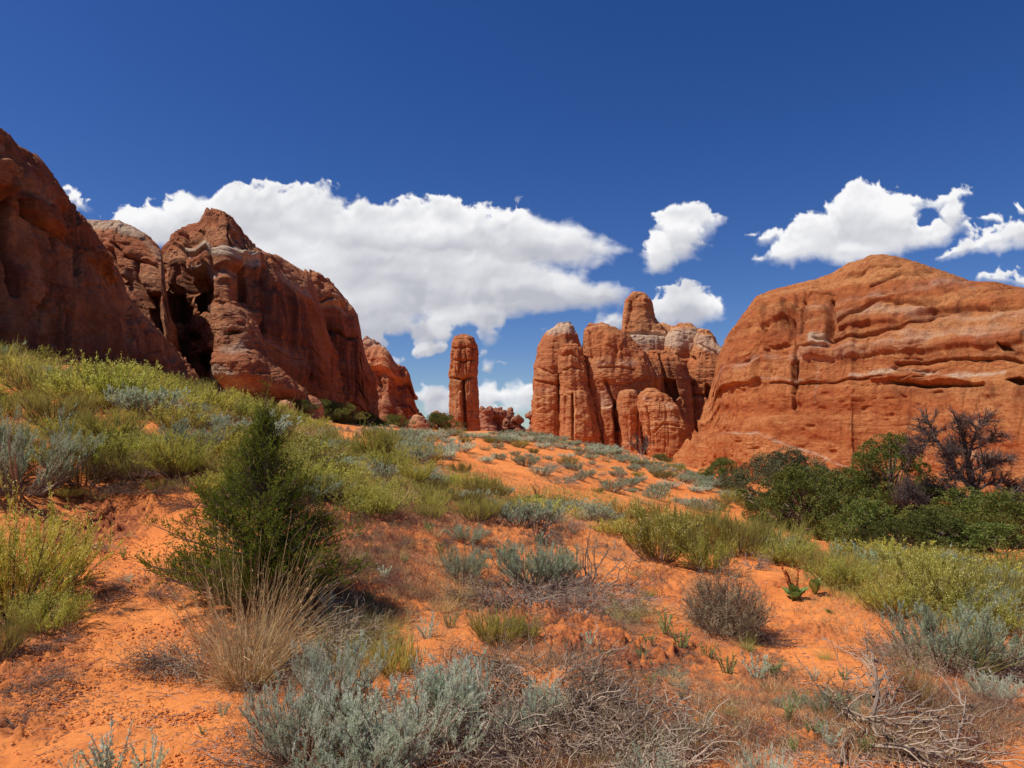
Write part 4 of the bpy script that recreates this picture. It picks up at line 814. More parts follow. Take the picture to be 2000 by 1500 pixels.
H = []
def put(kind, var, u, v, w, label, hs=1.0, rz=None, cat=None, group=None, depth=None):
    o = place(kind, var, u, v, w, label, cat or CATS[kind], group, hs, rz, depth=depth); H.append(o); return o
CATS = {'sagebrush': 'sagebrush', 'rabbitbrush': 'shrub', 'broom_shrub': 'shrub', 'bunchgrass': 'grass tuft', 'dead_shrub': 'dead shrub', 'dense_shrub': 'shrub', 'yucca': 'yucca', 'dock_plant': 'dock plant',
        'small_forb': 'small plant', 'flowering_forb': 'wildflower', 'dead_branches': 'dead branches', 'sage_sprig': 'small plant'}
# foreground, nearest first
put('sagebrush', SAGE_N[0], 590, 1475, 230, 'silvery sagebrush at the bottom, left of the others in the front clump', 1.0)
put('sagebrush', SAGE_N[1], 790, 1490, 300, 'widest silvery sagebrush at the bottom edge, in front of the grey twig mat', 0.85)
put('sagebrush', SAGE_N[2], 885, 1400, 180, 'silvery sagebrush leaning against the left side of the grey twig mat', 0.95)
put('sagebrush', SAGE_N[1], 655, 1370, 170, 'upright silvery sagebrush right behind the front clump, by the tan bunchgrass', 1.1)
put('sagebrush', SAGE_N[0], 700, 1560, 230, 'silvery sagebrush cut off by the bottom edge under the front clump', 0.9)
put('sagebrush', SAGE_N[2], 1065, 1410, 90, 'small sage sprout poking up through the grey twig mat, upper one', 1.3)
put('sagebrush', SAGE_N[0], 1010, 1445, 100, 'small sage sprout in the middle of the grey twig mat, lower one', 1.1)
put('sagebrush', SAGE_N[1], 1270, 1545, 110, 'pale sage tip at the bottom edge right of the grey twig mat', 1.0)
put('sagebrush', SAGE_N[2], 1490, 1560, 130, 'pale sage tip at the bottom edge below the bare sand', 1.0)
put('sage_sprig', SAGE_SPRIG[0], 205, 1535, 130, 'thin grey sage sprig at the bottom left corner on bare sand', 1.0)
put('sage_sprig', SAGE_SPRIG[1], 290, 1530, 90, 'greener sage sprig right of the thin grey one at the bottom left', 1.1)
put('sage_sprig', SAGE_SPRIG[1], 140, 1530, 60, 'tiny sage sprig nearest the bottom left corner', 1.0)
put('dead_shrub', DEAD_G[0], 1120, 1490, 430, 'largest mat of tangled grey dead branches at the bottom centre', 1.0)
put('dead_shrub', DEAD_G[1], 1010, 1400, 360, 'grey dead branch mat just behind the largest one', 0.9)
put('dead_shrub', DEAD_G[2], 1210, 1430, 300, 'grey dead branch mat at the right flank of the bottom centre tangle', 0.7)
put('dead_shrub', DEAD_B[0], 1080, 1330, 330, 'brown twiggy hump above the bottom centre tangle', 0.55)
put('dead_shrub', DEAD_B[1], 640, 1500, 330, 'brown dead stems under the front sagebrush clump', 0.6)
put('dead_shrub', DEAD_G[0], 860, 1520, 320, 'grey dead stems under the widest front sagebrush', 0.6)
put('bunchgrass', STRAW_N[0], 478, 1345, 230, 'tall tan bunchgrass in front of the young juniper', 1.45)
put('bunchgrass', STRAW_N[1], 500, 1300, 170, 'shorter tan bunchgrass close behind the tall one', 1.2)
put('dead_shrub', DEAD_G[1], 395, 1290, 200, 'grey twigs left of the tall tan bunchgrass', 0.9)
put('dead_shrub', DEAD_G[2], 600, 1280, 250, 'grey twigs right of the tall tan bunchgrass', 1.0)
put('dead_shrub', DEAD_G[0], 560, 1340, 190, 'low grey twigs in front right of the tall tan bunchgrass', 0.7)
put('dead_branches', DEAD_B[0], 285, 1155, 170, 'fallen brown branches on sand left of the young juniper', 0.5)
put('dead_branches', DEAD_B[1], 225, 1190, 90, 'small pile of dark fallen sticks on the sand, left of the larger branches', 0.35)
put('sagebrush', SAGEB_N[0], 905, 1135, 100, 'blue green sagebrush, left one of the pair on the dead skirt', 1.1)
put('sagebrush', SAGEB_N[1], 1045, 1145, 170, 'wide blue green sagebrush rising from the dead twig skirt', 0.85)
put('sagebrush', SAGEB_N[0], 1090, 1135, 110, 'blue green sagebrush joined to the right of the wide one', 0.9)
put('sagebrush', SAGEB_N[1], 912, 1060, 80, 'pale sagebrush tuft above the blue green pair', 0.7)
put('dead_shrub', DEAD_G[2], 1000, 1170, 240, 'grey dead skirt beneath the blue green sagebrush pair', 0.65)
put('dead_shrub', DEAD_G[1], 1140, 1185, 230, 'curved dead branches arching right of the blue green sagebrush', 0.75)
put('dead_shrub', DEAD_B[1], 1180, 1210, 180, 'dark twigs trailing down right below the arching dead branches', 0.5)
put('dead_shrub', mk_twigs(301, M_GREYTWIG, 0.9, 16, 0.010, k2=60, k3=140), 1150, 1140, 190, 'open airy pale twigs standing above the sand right of the blue green sagebrush', 1.2)
put('dead_shrub', mk_twigs(302, M_BROWNTWIG, 1.0, 14, 0.012, k2=50, k3=90), 1060, 1060, 100, 'thin bare twigs rising behind the blue green sagebrush', 1.2)
put('bunchgrass', STRAW_N[0], 900, 1172, 90, 'small tan grass tuft at the left foot of the blue green sagebrush', 0.8)
put('bunchgrass', GREEN_N[0], 1225, 1215, 100, 'grey green grass tuft at the right end of the trailing twigs', 0.9)
put('bunchgrass', GREEN_N[0], 1265, 1165, 50, 'small green grass tuft alone on the sand right of the sagebrush', 1.0)
put('broom_shrub', mk_ephedra(303, False), 975, 1262, 120, 'sparse yellow broom shrub in the centre foreground', 1.1)
put('broom_shrub', mk_ephedra(304, False), 1030, 1250, 70, 'small yellow broom shrub touching the sparse centre one', 1.1)
put('broom_shrub', mk_ephedra(305, False), 770, 1320, 110, 'thin olive stems behind the front sagebrush clump', 1.2)
put('dense_shrub', BALL, 1418, 1238, 172, 'dense brown ball shaped twig bush on the sand', 1.55)
put('dead_shrub', DEAD_B[0], 1460, 1250, 140, 'dark low twigs at the right foot of the brown ball bush', 0.5)
put('rabbitbrush', RAB_N[0], 1285, 1098, 150, 'bright yellow green brush above the sandy bank, left of a pair', 1.25)
put('rabbitbrush', RAB_N[1], 1382, 1118, 110, 'bright yellow green brush above the sandy bank, right of a pair', 1.1)
put('broom_shrub', EPH_N[0], 1350, 1075, 170, 'olive broom shrub behind the pair of bright brushes', 1.0)
put('broom_shrub', EPH_N[1], 1440, 1085, 150, 'olive broom shrub right of the pair of bright brushes', 1.0)
put('broom_shrub', EPH_N[2], 1520, 1090, 150, 'yellowish broom shrub between the dead white twigs and the bushy juniper', 0.9)
put('dead_shrub', mk_twigs(306, M_GREYTWIG, 0.9, 22, 0.014, k2=60, k3=90), 1465, 1110, 80, 'bleached white twigs right of the pair of bright brushes', 1.0)
put('dock_plant', DOCK[0], 1553, 1172, 95, 'broad leaved dock with rust red stalk on the sandy bank', 1.0)
put('dock_plant', DOCK[1], 1592, 1160, 80, 'broad leaved dock without stalk just right of the stalked one', 1.2)
put('dock_plant', DOCK[1], 1620, 1200, 40, 'tiny dock seedling on the sand below the broad leaved pair', 0.8)
put('dock_plant', DOCK[0], 1700, 1115, 55, 'rust red dock stalk among pale brush right of the junipers', 1.1)
put('dock_plant', DOCK[0], 403, 785, 34, 'rust red dock stalk high on the left slope', 1.3)
put('dock_plant', DOCK[0], 1050, 975, 40, 'rust red dock stalk in the middle of the mid slope brush', 0.9)
put('dead_branches', mk_twigs(307, M_DEADBARK, 0.9, 9, 0.035, k2=24, k3=30), 1045, 1058, 70, 'dark twisted stump on the mid slope sand', 1.1)
put('yucca', YUC[0], 985, 1008, 75, 'yucca with tan green blades on the mid slope', 1.2)
put('yucca', YUC[1], 1125, 1008, 36, 'small dark green broad yucca right of the tan one', 1.5)
put('yucca', YUC[1], 700, 895, 46, 'dark green yucca beside the white flowered bush on the left slope', 2.0)
put('bunchgrass', mk_grass(308, True, M_GREYTWIG, 0.55, 60, heads=False), 1110, 1043, 75, 'grey dead grass tuft right of the twisted stump', 1.0)
put('bunchgrass', mk_grass(309, True, M_STRAW, 0.95, 26, (0.45, 0)), 1800, 1385, 120, 'golden windswept grass tuft leaning right, near the dead branch pile', 1.2)
put('bunchgrass', GREEN_N[0], 1905, 1320, 130, 'grey green grass tuft between the large grey sage and the right edge', 1.4)
put('sagebrush', SAGEB_N[0], 1850, 1300, 230, 'large dull grey sagebrush on the right', 0.8)
put('sagebrush', SAGEB_N[1], 1955, 1310, 190, 'dull grey sagebrush at the right edge beside the large one', 0.75)
put('dead_shrub', DEAD_G[0], 1790, 1290, 190, 'pale dead twigs on the left side of the large grey sagebrush', 0.8)
put('dead_shrub', DEAD_G[1], 1890, 1310, 200, 'pale dead twigs beneath the large grey sagebrush', 0.9)
put('sagebrush', SAGE_N[2], 1945, 1375, 110, 'silvery sagebrush low at the right edge', 0.8)
put('dead_shrub', DEAD_B[0], 1940, 1420, 200, 'brown dead skirt below the silvery sagebrush at the right edge', 0.6)
put('dead_shrub', DEAD_B[1], 1870, 1380, 160, 'brown dead twigs right of the windswept golden grass', 0.6)
put('rabbitbrush', RAB_N[2], 1745, 1205, 130, 'low yellow green brush at the left of the right foreground brush row', 0.9)
put('rabbitbrush', RAB_N[0], 1825, 1200, 190, 'widest yellow green brush of the right foreground brush row', 0.9)
put('rabbitbrush', RAB_N[1], 1645, 1150, 120, 'yellow green brush right of the broad leaved docks', 0.85)
put('broom_shrub', EPH_N[0], 1930, 1210, 160, 'olive broom shrub at the right end of the right foreground brush row', 0.9)
put('broom_shrub', EPH_N[1], 1740, 1130, 130, 'olive broom shrub in front of the low green junipers', 0.9)
put('rabbitbrush', RAB_N[0], 20, 1200, 290, 'yellow green brush at the left edge above the dark bank', 1.2)
put('rabbitbrush', RAB_N[1], 90, 1235, 150, 'lower yellow green brush spilling right at the left edge', 0.9)
put('sagebrush', SAGEB_N[1], 45, 965, 230, 'tall blue sagebrush at the left edge on the slope', 1.1)
put('broom_shrub', EPH_N[0], 165, 945, 170, 'dark olive broom shrub right of the tall blue sagebrush', 0.9)
put('broom_shrub', EPH_N[2], 270, 935, 140, 'olive broom shrub above the dark soil bank', 0.8)
put('rabbitbrush', RAB_N[2], 345, 925, 140, 'yellow green brush with many flowers left of the young juniper top', 1.0)
put('dead_shrub', DEAD_B[0], 180, 1060, 200, 'dark dead roots hanging on the soil bank', 0.4)
put('dead_shrub', DEAD_B[1], 300, 960, 150, 'brown dead twigs on the crest of the soil bank', 0.6)
put('dead_shrub', DEAD_B[0], 70, 1260, 150, 'dark dead twigs under the brush at the left edge', 0.5)
put('dead_shrub', DEAD_B[1], 10, 1340, 190, 'dark dead roots added as shadow over the crumbling soil at the left edge', 0.5)  # added to darken the bank where the bush shadow is missing
put('dead_shrub', DEAD_B[0], 20, 1400, 130, 'small dark twigs added as shadow below the dead roots at the left edge', 0.4)  # also added in place of the missing shadow
put('broom_shrub', EPH_N[1], -20, 1290, 170, 'olive stems hanging in at the left edge over the soil bank', 0.9)
put('rabbitbrush', RAB_N[1], 735, 905, 90, 'tall whitish flowering bush on the left slope by the dark yucca', 1.4)
put('rabbitbrush', RAB_N[0], 755, 925, 95, 'bright lime brush just below the whitish flowering bush', 0.9)
put('rabbitbrush', RAB_N[2], 810, 945, 85, 'bright lime brush right of the first lime one', 0.9)
put('rabbitbrush', RAB_N[0], 690, 985, 130, 'pale yellow brush right of the young juniper, upper slope', 0.8)
put('rabbitbrush', RAB_N[1], 560, 960, 130, 'pale yellow brush behind the top of the young juniper', 0.8)
for i, (u, v, w) in enumerate([(435,1400,38),(395,1435,26),(1255,1290,46),(1275,1340,34),(1240,1400,30),(1385,1410,40),(1430,1240,30),(1180,1290,36),(835,1250,60),(650,1230,60),(1540,1410,60),(1590,1440,60),(1480,1330,70),(1420,1320,60),(1510,1320,50),
      (240,1090,30),(250,1140,26),(1330,1370,34),(1560,1380,46),(1640,1390,50),(1590,1330,36),(1300,1240,60),(1330,1270,60),(1265,1260,40),(1150,1260,40),(880,1230,46),(700,1290,70),(1780,1330,40),(1700,1300,30),(1650,1330,40),(1380,1290,46),(1280,1480,60),
      (1620,1460,60),(1550,1470,40),(1690,1470,50),(840,1040,40),(750,1130,36),(720,1180,40),(790,1100,30),(860,1080,30),(640,1190,50)]):
    put('small_forb', FORB[i % 3] if i % 4 else SAGE_SPRIG[1], u, v, w * 0.9, 'small pale green sprig growing out of the orange sand', 1.0, group='green sprigs dotted over the foreground sand')
for i, (u, v, w) in enumerate([(985,1185,26),(1015,1180,24),(1035,1182,24),(1060,1190,26),(1120,1205,22),(1140,1208,22),(1160,1160,24),(1190,1165,22),(1245,1195,18),(1385,1232,24),(1425,1240,20),(1003,1192,20),(1715,1140,30),(660,1190,26),(675,1215,24)]):
    put('flowering_forb', WFORB[0], u, v, w, 'tiny white flowered plant near dead twigs', 1.0, group='tiny white wildflowers')
for i, (u, v, w) in enumerate([(1370,1435,60),(1330,1460,60),(1425,1400,50),(700,1240,60),(740,1290,60),(760,1240,50),(1610,1290,40),(1460,1270,50),(680,1300,60),(1350,1470,40),(620,1420,50)]):
    put('bunchgrass', GREEN_N[0], u, v, w, 'thin green grass tuft in the foreground', 1.2, group='thin green foreground grass tufts')

# ------------------------------------------------------------------ scattered brush: individuals, copied
def inpoly(u, v, pts): return poly_sd(np.array([u], float), np.array([v], float), pts)[0] > 0
PICKS = {'sagebrush': (SAGEB_N, SAGE_F), 'rabbitbrush': (RAB_N, RAB_F), 'broom_shrub': (EPH_N, EPH_F), 'bunchgrass': (STRAW_F, STRAW_F), 'dead_shrub': (DEAD_B, DEAD_F)}
def scatter(poly, n, mix, wm, mind, labels, hs=(0.7, 1.1), seed=0, nearlim=11):
    """wm: real width range in metres; mind: least pixel spacing at that depth"""
    r = random.Random(seed); xs = [p[0] for p in poly]; ys = [p[1] for p in poly]; done = []; tries = 0
    while len(done) < n and tries < n * 30:
        tries += 1; u = r.uniform(min(xs), max(xs)); v = r.uniform(min(ys), max(ys))
        if not inpoly(u, v, poly): continue
        p = hit(u, v); w = r.uniform(*wm)
        if any((p[0] - q[0]) ** 2 + (p[1] - q[1]) ** 2 < (mind * (w + q[2])) ** 2 for q in done): continue
        done.append((p[0], p[1], w)); kind = r.choices([m[0] for m in mix], [m[1] for m in mix])[0]
        near, far = PICKS[kind]; var = r.choice(near if p[1] < nearlim else far)
        o = empty(kind, (p[0], p[1], p[2] - 0.02), labels[kind][0], CATS[kind], labels[kind][1], r.uniform(0, 6.28), (w, w, w * r.uniform(*hs)))
        for nm, me in var: link(nm, me, o)
LS = {'sagebrush': ('grey green sagebrush among the brush on the left slope', 'sagebrush on the left slope'), 'rabbitbrush': ('yellow green flowering brush on the left slope', 'yellow green brush on the left slope'),
      'broom_shrub': ('olive broom shrub on the left slope', 'olive broom shrubs on the left slope'), 'bunchgrass': ('pale dry grass tuft on the left slope', 'dry grass tufts on the left slope'), 'dead_shrub': ('dead twiggy shrub on the left slope', 'dead shrubs on the left slope')}
scatter([(-60,695),(0,705),(250,752),(420,782),(560,826),(640,838),(640,900),(560,960),(430,960),(330,925),(150,900),(-60,880)], 170,
        [('rabbitbrush', 4), ('broom_shrub', 6), ('sagebrush', 1), ('bunchgrass', 1.2), ('dead_shrub', 1.3)], (0.7, 1.35), 0.40, LS, (0.55, 0.85), 1, 11)
scatter([(-60,760),(250,770),(560,835),(700,860),(690,985),(560,980),(430,975),(330,930),(150,915),(-60,900)], 110, [('rabbitbrush', 5), ('broom_shrub', 5), ('bunchgrass', 2)], (0.35, 0.8), 0.3, LS, (0.6, 1.0), 41, 9)
scatter([(-60,715),(0,712),(120,745),(250,754),(400,782),(560,826),(560,845),(400,815),(200,785),(0,750)], 46, [('rabbitbrush', 5), ('broom_shrub', 5)], (0.9, 1.4), 0.3, LS, (0.7, 0.95), 11, 11)
LM = {k: (a.replace('on the left slope', 'in the middle distance').replace('on the left slope', ''), b.replace('on the left slope', 'in the middle distance')) for k, (a, b) in LS.items()}
scatter([(560,870),(640,850),(720,885),(860,935),(960,958),(1100,990),(1230,1012),(1400,1028),(1480,1050),(1450,1075),(1300,1050),(1180,1045),(1050,1030),(940,1030),(860,1015),(760,1020),(680,1000),(600,980)], 190,
        [('rabbitbrush', 3), ('broom_shrub', 5), ('sagebrush', 3.0), ('bunchgrass', 1), ('dead_shrub', 0.8)], (0.5, 1.15), 0.38, LM, (0.5, 0.85), 2, 11)
LD = {'sagebrush': ('small blue grey sagebrush dotting the far orange dune', 'sagebrush dotting the far dune'), 'broom_shrub': ('small olive shrub dotting the far orange dune', 'olive shrubs dotting the far dune'), 'dead_shrub': ('small brown dead shrub on the far orange dune', 'dead shrubs on the far dune'),
      'rabbitbrush': ('small lime shrub on the far orange dune', 'lime shrubs on the far dune'), 'bunchgrass': ('dry tuft on the far orange dune', 'dry tufts on the far dune')}
scatter([(700,845),(850,848),(1000,850),(1100,862),(1200,886),(1300,910),(1400,955),(1480,1000),(1400,1005),(1250,985),(1120,950),(960,915),(800,890)], 120, [('sagebrush', 6), ('broom_shrub', 2), ('dead_shrub', 1), ('bunchgrass', 1)], (0.45, 1.15), 0.6, LD, (0.5, 0.8), 3)
scatter([(740,838),(870,850),(1050,853),(1130,866),(1230,890),(1330,915),(1420,955),(1490,995),(1470,1000),(1380,958),(1290,925),(1200,900),(1080,872),(950,864),(800,862)], 90, [('sagebrush', 6), ('broom_shrub', 2)], (0.6, 1.3), 0.32, LD, (0.45, 0.75), 4)
scatter([(860,880),(760,850),(720,850),(760,900),(900,925)], 26, [('sagebrush', 5), ('broom_shrub', 2)], (0.8, 1.5), 0.3, LD, (0.6, 0.9), 5)
LR = {'rabbitbrush': ('yellow green flowering brush below the junipers on the right', 'yellow green brush below the right junipers'), 'broom_shrub': ('olive broom shrub below the junipers on the right', 'olive broom shrubs below the right junipers'),
      'sagebrush': ('grey sagebrush below the junipers on the right', 'sagebrush below the right junipers'), 'dead_shrub': ('dead twiggy shrub below the junipers on the right', 'dead shrubs below the right junipers'), 'bunchgrass': ('dry grass tuft below the junipers on the right', 'dry tufts below the right junipers')}
scatter([(1480,1085),(1560,1105),(1700,1128),(2300,1160),(2300,1290),(1900,1240),(1800,1170),(1660,1140),(1560,1110),(1470,1090)], 75, [('rabbitbrush', 5), ('broom_shrub', 4), ('sagebrush', 2.5), ('dead_shrub', 2)], (0.6, 1.15), 0.34, LR, (0.55, 0.9), 6)
scatter([(-40,880),(120,905),(340,925),(400,960),(380,1000),(250,975),(100,985),(-40,960)], 40, [('broom_shrub', 3), ('dead_shrub', 5), ('bunchgrass', 2)], (0.4, 0.9), 0.3, LS, (0.5, 0.9), 21, 11)
scatter([(1480,1055),(1700,1085),(2260,1115),(2260,1175),(1700,1135),(1480,1100)], 34, [('rabbitbrush', 4), ('broom_shrub', 5), ('sagebrush', 2)], (0.5, 0.95), 0.32, LR, (0.55, 0.8), 31)
LF = {'dead_shrub': ('low dry twig tuft in the foreground', 'low dry twig tufts in the foreground'), 'bunchgrass': ('small dry straw tuft in the foreground', 'small dry straw tufts in the foreground'), 'sagebrush': ('small sage clump on the foreground rise', 'small sage clumps on the foreground rise')}
scatter([(650,980),(900,1000),(1000,1060),(1150,1040),(1250,1130),(1100,1230),(860,1240),(680,1290),(660,1100)], 110, [('dead_shrub', 3), ('bunchgrass', 3)], (0.14, 0.40), 0.25, LF, (0.5, 1.0), 7)
scatter([(1240,1240),(1500,1280),(1700,1340),(1760,1480),(1400,1480),(1250,1360)], 70, [('dead_shrub', 4), ('bunchgrass', 2), ('sagebrush', 1.5)], (0.12, 0.32), 0.4, LF, (0.4, 0.8), 8)

# ------------------------------------------------------------------ ground cover nobody could count
def cover(name, zones, mat, label, size, seed, kind='blade'):
    r = np.random.default_rng(seed); acc = Acc(); Pts = []
    for (u, v, ru, rv, n) in zones:
        a = r.uniform(0, 6.283, n); q = np.sqrt(r.uniform(0, 1, n)); uu = u + ru * q * np.cos(a) + r.normal(0, ru * 0.15, n); vv = np.minimum(v + rv * q * np.sin(a) + r.normal(0, rv * 0.15, n), 1560)
        c = hit(u, v); vv = np.maximum(vv, v - rv * 1.2)
        # local plane patch: sight lines meet the smooth ground by a few Newton steps
        d = np.full(n, c[1])
        for _ in range(14):
            P = at(uu, vv, d); g = ground_all(P[:, 0], P[:, 1], False); _, zz = ray(uu, vv); d = np.clip(d * (1 + 0.7 * (g - P[:, 2]) / np.minimum((P[:, 2] - EYE) - 0.1, -0.3)), 2.2, 60)
        P = at(uu, vv, d); g = ground_all(P[:, 0], P[:, 1], False); ok = (np.abs(P[:, 2] - g) < 0.15); P = P[ok]; P[:, 2] = g[ok]; Pts.append(P)
    P = np.concatenate(Pts); n = len(P); sc = size * r.uniform(0.4, 1.3, n); far = np.clip(P[:, 1] / 6, 1, 4)
    if kind == 'blade':
        k = 5; Pk = np.repeat(P, k, 0) + r.normal(0, 0.02, (n * k, 3)) * [1, 1, 0]; d = nrm(r.normal(0, 0.55, (n * k, 3)) + [0, 0, 1.1]); d[:, 2] = np.abs(d[:, 2])
        ribbons(acc, lines(Pk, d, np.repeat(sc, k) * r.uniform(0.5, 1.2, n * k), 4, r.normal(0, 0.3, (n * k, 3)) * [1, 1, 0.3]), 0.003 * np.repeat(far, k), r)
    elif kind == 'stick':
        a = r.uniform(0, 6.283, n); d = np.stack([np.cos(a), np.sin(a), r.uniform(0.0, 0.25, n)], -1); C = jitter(lines(P + [0, 0, 0.006], d, sc, 5, r.normal(0, 0.15, (n, 3)) * [1, 1, 0.1]), 0.03, r); tubes(acc, C, 0.0019 * far ** 0.6, 0.0009 * far ** 0.6, 4)
    elif kind == 'pebble':
        V0 = np.array([[1,0,0],[-1,0,0],[0,1,0],[0,-1,0],[0,0,.7],[0,0,-.5]], float); F0 = np.array([[0,2,4],[2,1,4],[1,3,4],[3,0,4],[2,0,5],[1,2,5],[3,1,5],[0,3,5]])
        V = P[:, None] + V0[None] * (sc[:, None, None]) * r.uniform(0.6, 1.3, (n, 6, 1)); acc.add(V, (np.arange(n)[:, None, None] * 6 + F0[None]).reshape(-1, 3))
    tag(link(name, acc.mesh(name, mat)), label, None, None, 'stuff')
cover('red_grass', [(720,1040,110,70,1700),(850,1100,140,70,1300),(730,1150,100,50,800),(900,1000,120,40,1500),(820,970,60,30,700),(600,1000,120,40,1200),(420,850,80,40,900),(640,880,80,50,1500),(1380,1440,120,60,350),(650,1130,60,60,900),(1270,1120,40,30,200),(560,870,120,40,1200),(300,760,120,30,500),(1850,1400,140,80,900),(760,1000,80,50,1200)],
      M_REDGRASS, 'reddish dry cheatgrass carpet over the middle slope', 0.085, 401)
cover('dry_grass', [(700,960,180,50,1800),(1150,1050,160,40,900),(1400,1340,140,60,260),(1500,1380,180,60,260),(850,1200,140,60,700),(1600,1440,200,50,350),(500,1200,150,60,500),(1000,1290,160,30,500),(250,950,150,30,600),(650,1420,200,80,900),(1100,1450,260,80,1200),(1800,1420,200,90,500),(1250,1210,70,30,200),(300,880,200,60,1500),(950,960,180,40,1200),
      (1700,1200,160,40,500),(1900,1250,130,60,600),(620,1300,120,60,600)], M_STRAW, 'thin dry straw grass scattered between the shrubs', 0.09, 402)
cover('green_grass', [(300,800,330,80,10000),(600,880,150,70,4500),(800,940,150,40,1800),(1050,980,160,25,900),(1450,1050,120,30,900),(1800,1130,220,50,2500),(150,880,190,60,4500),(1900,1200,120,50,900),(700,1270,90,60,400)], M_GRASSGREEN, 'green grass and seedlings between the slope shrubs', 0.16, 403)
cover('twig_litter', [(200,1300,220,160,160),(500,1400,220,90,300),(1050,1300,300,120,1100),(1500,1350,300,140,1200),(300,1150,200,60,300),(850,1180,220,70,700),(1700,1450,250,60,900),(1250,1150,200,60,350),(650,1470,250,60,500),(1850,1400,170,100,800)], M_GREYTWIG, 'fallen grey twig litter on the orange sand', 0.085, 404, 'stick')
cover('dark_litter', [(250,1250,220,140,700),(1100,1250,300,100,1300),(1450,1350,300,140,1300),(150,1420,200,70,400),(200,1030,200,70,900),(80,1300,110,90,700),(850,1120,240,90,1100),(1100,1420,250,100,1500),(700,1450,250,80,1200),(500,1290,120,60,700)], M_DEADBARK, 'dark twig crumbs and bark litter on the sand', 0.035, 405, 'stick')
cover('soil_crumbs', [(200,1300,230,180,2600),(1100,1300,320,140,3000),(1500,1280,300,180,2600),(200,1030,190,80,1800),(850,1200,260,100,1600),(500,1450,250,80,900),(70,1290,110,90,1500),(1700,1440,260,90,1200)], M_SAND, 'small crumbs of orange soil lying on the sand', 0.012, 406, 'pebble')

cover('rock_rubble', [(470,780,110,16,220),(600,826,70,8,160),(700,842,90,7,260),(800,848,60,5,160),(905,858,50,4,90),(1060,868,60,5,120),(1230,892,70,7,160),(1330,925,50,8,90)], M_BOULDER, 'broken orange rock rubble along the foot of the cliffs', 0.26, 407, 'pebble')
# ------------------------------------------------------------------ trees
def limb(pts, r0, r1, acc, K=14, m=7):
    """pts: list of 3-D points; smooth bent limb"""
    P = np.array(pts, float); s = np.r_[0, np.cumsum(np.linalg.norm(np.diff(P, axis=0), axis=1))]; q = np.linspace(0, s[-1], K); C = np.stack([smooth1(np.interp(q, s, P[:, k]), 3) for k in range(3)], -1)
    C[0] = P[0]; C[-1] = P[-1]; C = C[None]; tubes(acc, C, r0, r1, m); return C
def mk_juniper(seed, H_=1.0, W_=1.0, clumps=42, per=420, mat=None, low=0.12, leaf=0.035, csz=0.16, lobes=None):
    """dense crown of leaf clumps on a forked trunk; about W_ wide and H_ high"""
    r = np.random.default_rng(seed); tr = Acc(); cr = Acc(); C0 = []
    for i in range(clumps):
        for _ in range(60):
            a = r.uniform(0, 6.283); h = r.uniform(low, 1.0); prof = math.sin(math.pi * min(1, (h - low * 0.6) / (1.02 - low * 0.6)) ** 0.75) * 0.5 + 0.06
            q = prof * (0.55 + 0.5 * math.sqrt(r.uniform())) * (1 + 0.28 * math.sin(3 * a + seed) + 0.15 * math.sin(5 * a + 2 * seed))
            c = np.array([q * W_ * math.cos(a), q * W_ * math.sin(a), h * H_])
            if all(np.linalg.norm(c - d) > csz * 0.55 for d in C0): break
        C0.append(c)
    C0 = np.array(C0); trunk = limb([(0, 0, -0.05), (0.03, 0.02, H_ * 0.2), (-0.02, 0, H_ * 0.5), (0.02, 0.01, H_ * 0.8)], 0.05, 0.015, tr)
    for c in C0[: clumps * 3 // 4]:
        z = c[2] * r.uniform(0.25, 0.7); limb([(0, 0, z), c * [0.5, 0.5, 0] + [0, 0, (z + c[2]) / 2 - 0.02], c], 0.014, 0.004, tr, 6, 4)
    for c in C0:
        s = csz * r.uniform(0.55, 1.25); d = nrm(r.normal(0, 1, (per, 3))); rad = s * r.uniform(0.40, 1, per) ** 0.35; P = c + d * rad[:, None] * [1, 1, 0.8] + [0, 0, 0.01]
        n2 = fbm(P[:, 0] * 11, P[:, 1] * 11, P[:, 2] * 11 + seed, 2); P = P[n2 > -0.28]; dd = nrm(P - c) + r.normal(0, 0.5, P.shape) + [0, 0, 0.35]
        leaves(cr, P, dd, leaf * r.uniform(0.6, 1.4, len(P)), leaf * 0.5, r)
    return [('trunk', tr.mesh('trunk', M_BARK)), ('crown', cr.mesh('crown', mat or M_JUNIPER))]
def tree(name, parts, u, v, wpx, label, cat='tree', group=None, hs=1.0, rz=None, depth=None):
    return place(name, parts, u, v, wpx, label, cat, group, hs, rz, 1.0, -0.03, depth)
J = [mk_juniper(500 + i, 0.75, 1.0, 64, 620, leaf=0.022, csz=0.125) for i in range(3)]
JD = [mk_juniper(510 + i, 0.72, 1.0, 80, 560, leaf=0.020, csz=0.11) for i in range(2)]
JO = mk_juniper(520, 0.65, 1.0, 70, 900, M_OAK, leaf=0.018, csz=0.12)
JS = mk_juniper(521, 1.25, 1.0, 84, 600, leaf=0.023, csz=0.13, low=0.08)
tree('juniper_tree', J[0], 1412, 952, 75, 'small round green juniper at the left foot of the right wall', hs=0.95)
tree('oak_tree', JO, 1535, 1010, 194, 'grey olive rounded tree behind the bushy bright juniper', hs=0.95, depth=33)
tree('juniper_tree', JD[0], 1572, 1063, 194, 'bushy bright green juniper with a domed crown', hs=1.02, depth=23)
tree('juniper_tree', JD[1], 1530, 1035, 106, 'round green juniper joined to the left of the domed one', hs=1.0, depth=24)
tree('juniper_tree', JS, 1742, 1045, 151, 'tallest green juniper standing left of the dead tree', hs=1.0, depth=28)
tree('juniper_tree', J[1], 1680, 1050, 153, 'green juniper between the domed one and the tallest one', hs=1.1, depth=29)
0 and tree('juniper_tree', J[2], 1625, 1030, 106, 'dark juniper behind the right side of the domed one', hs=1.0, depth=33)
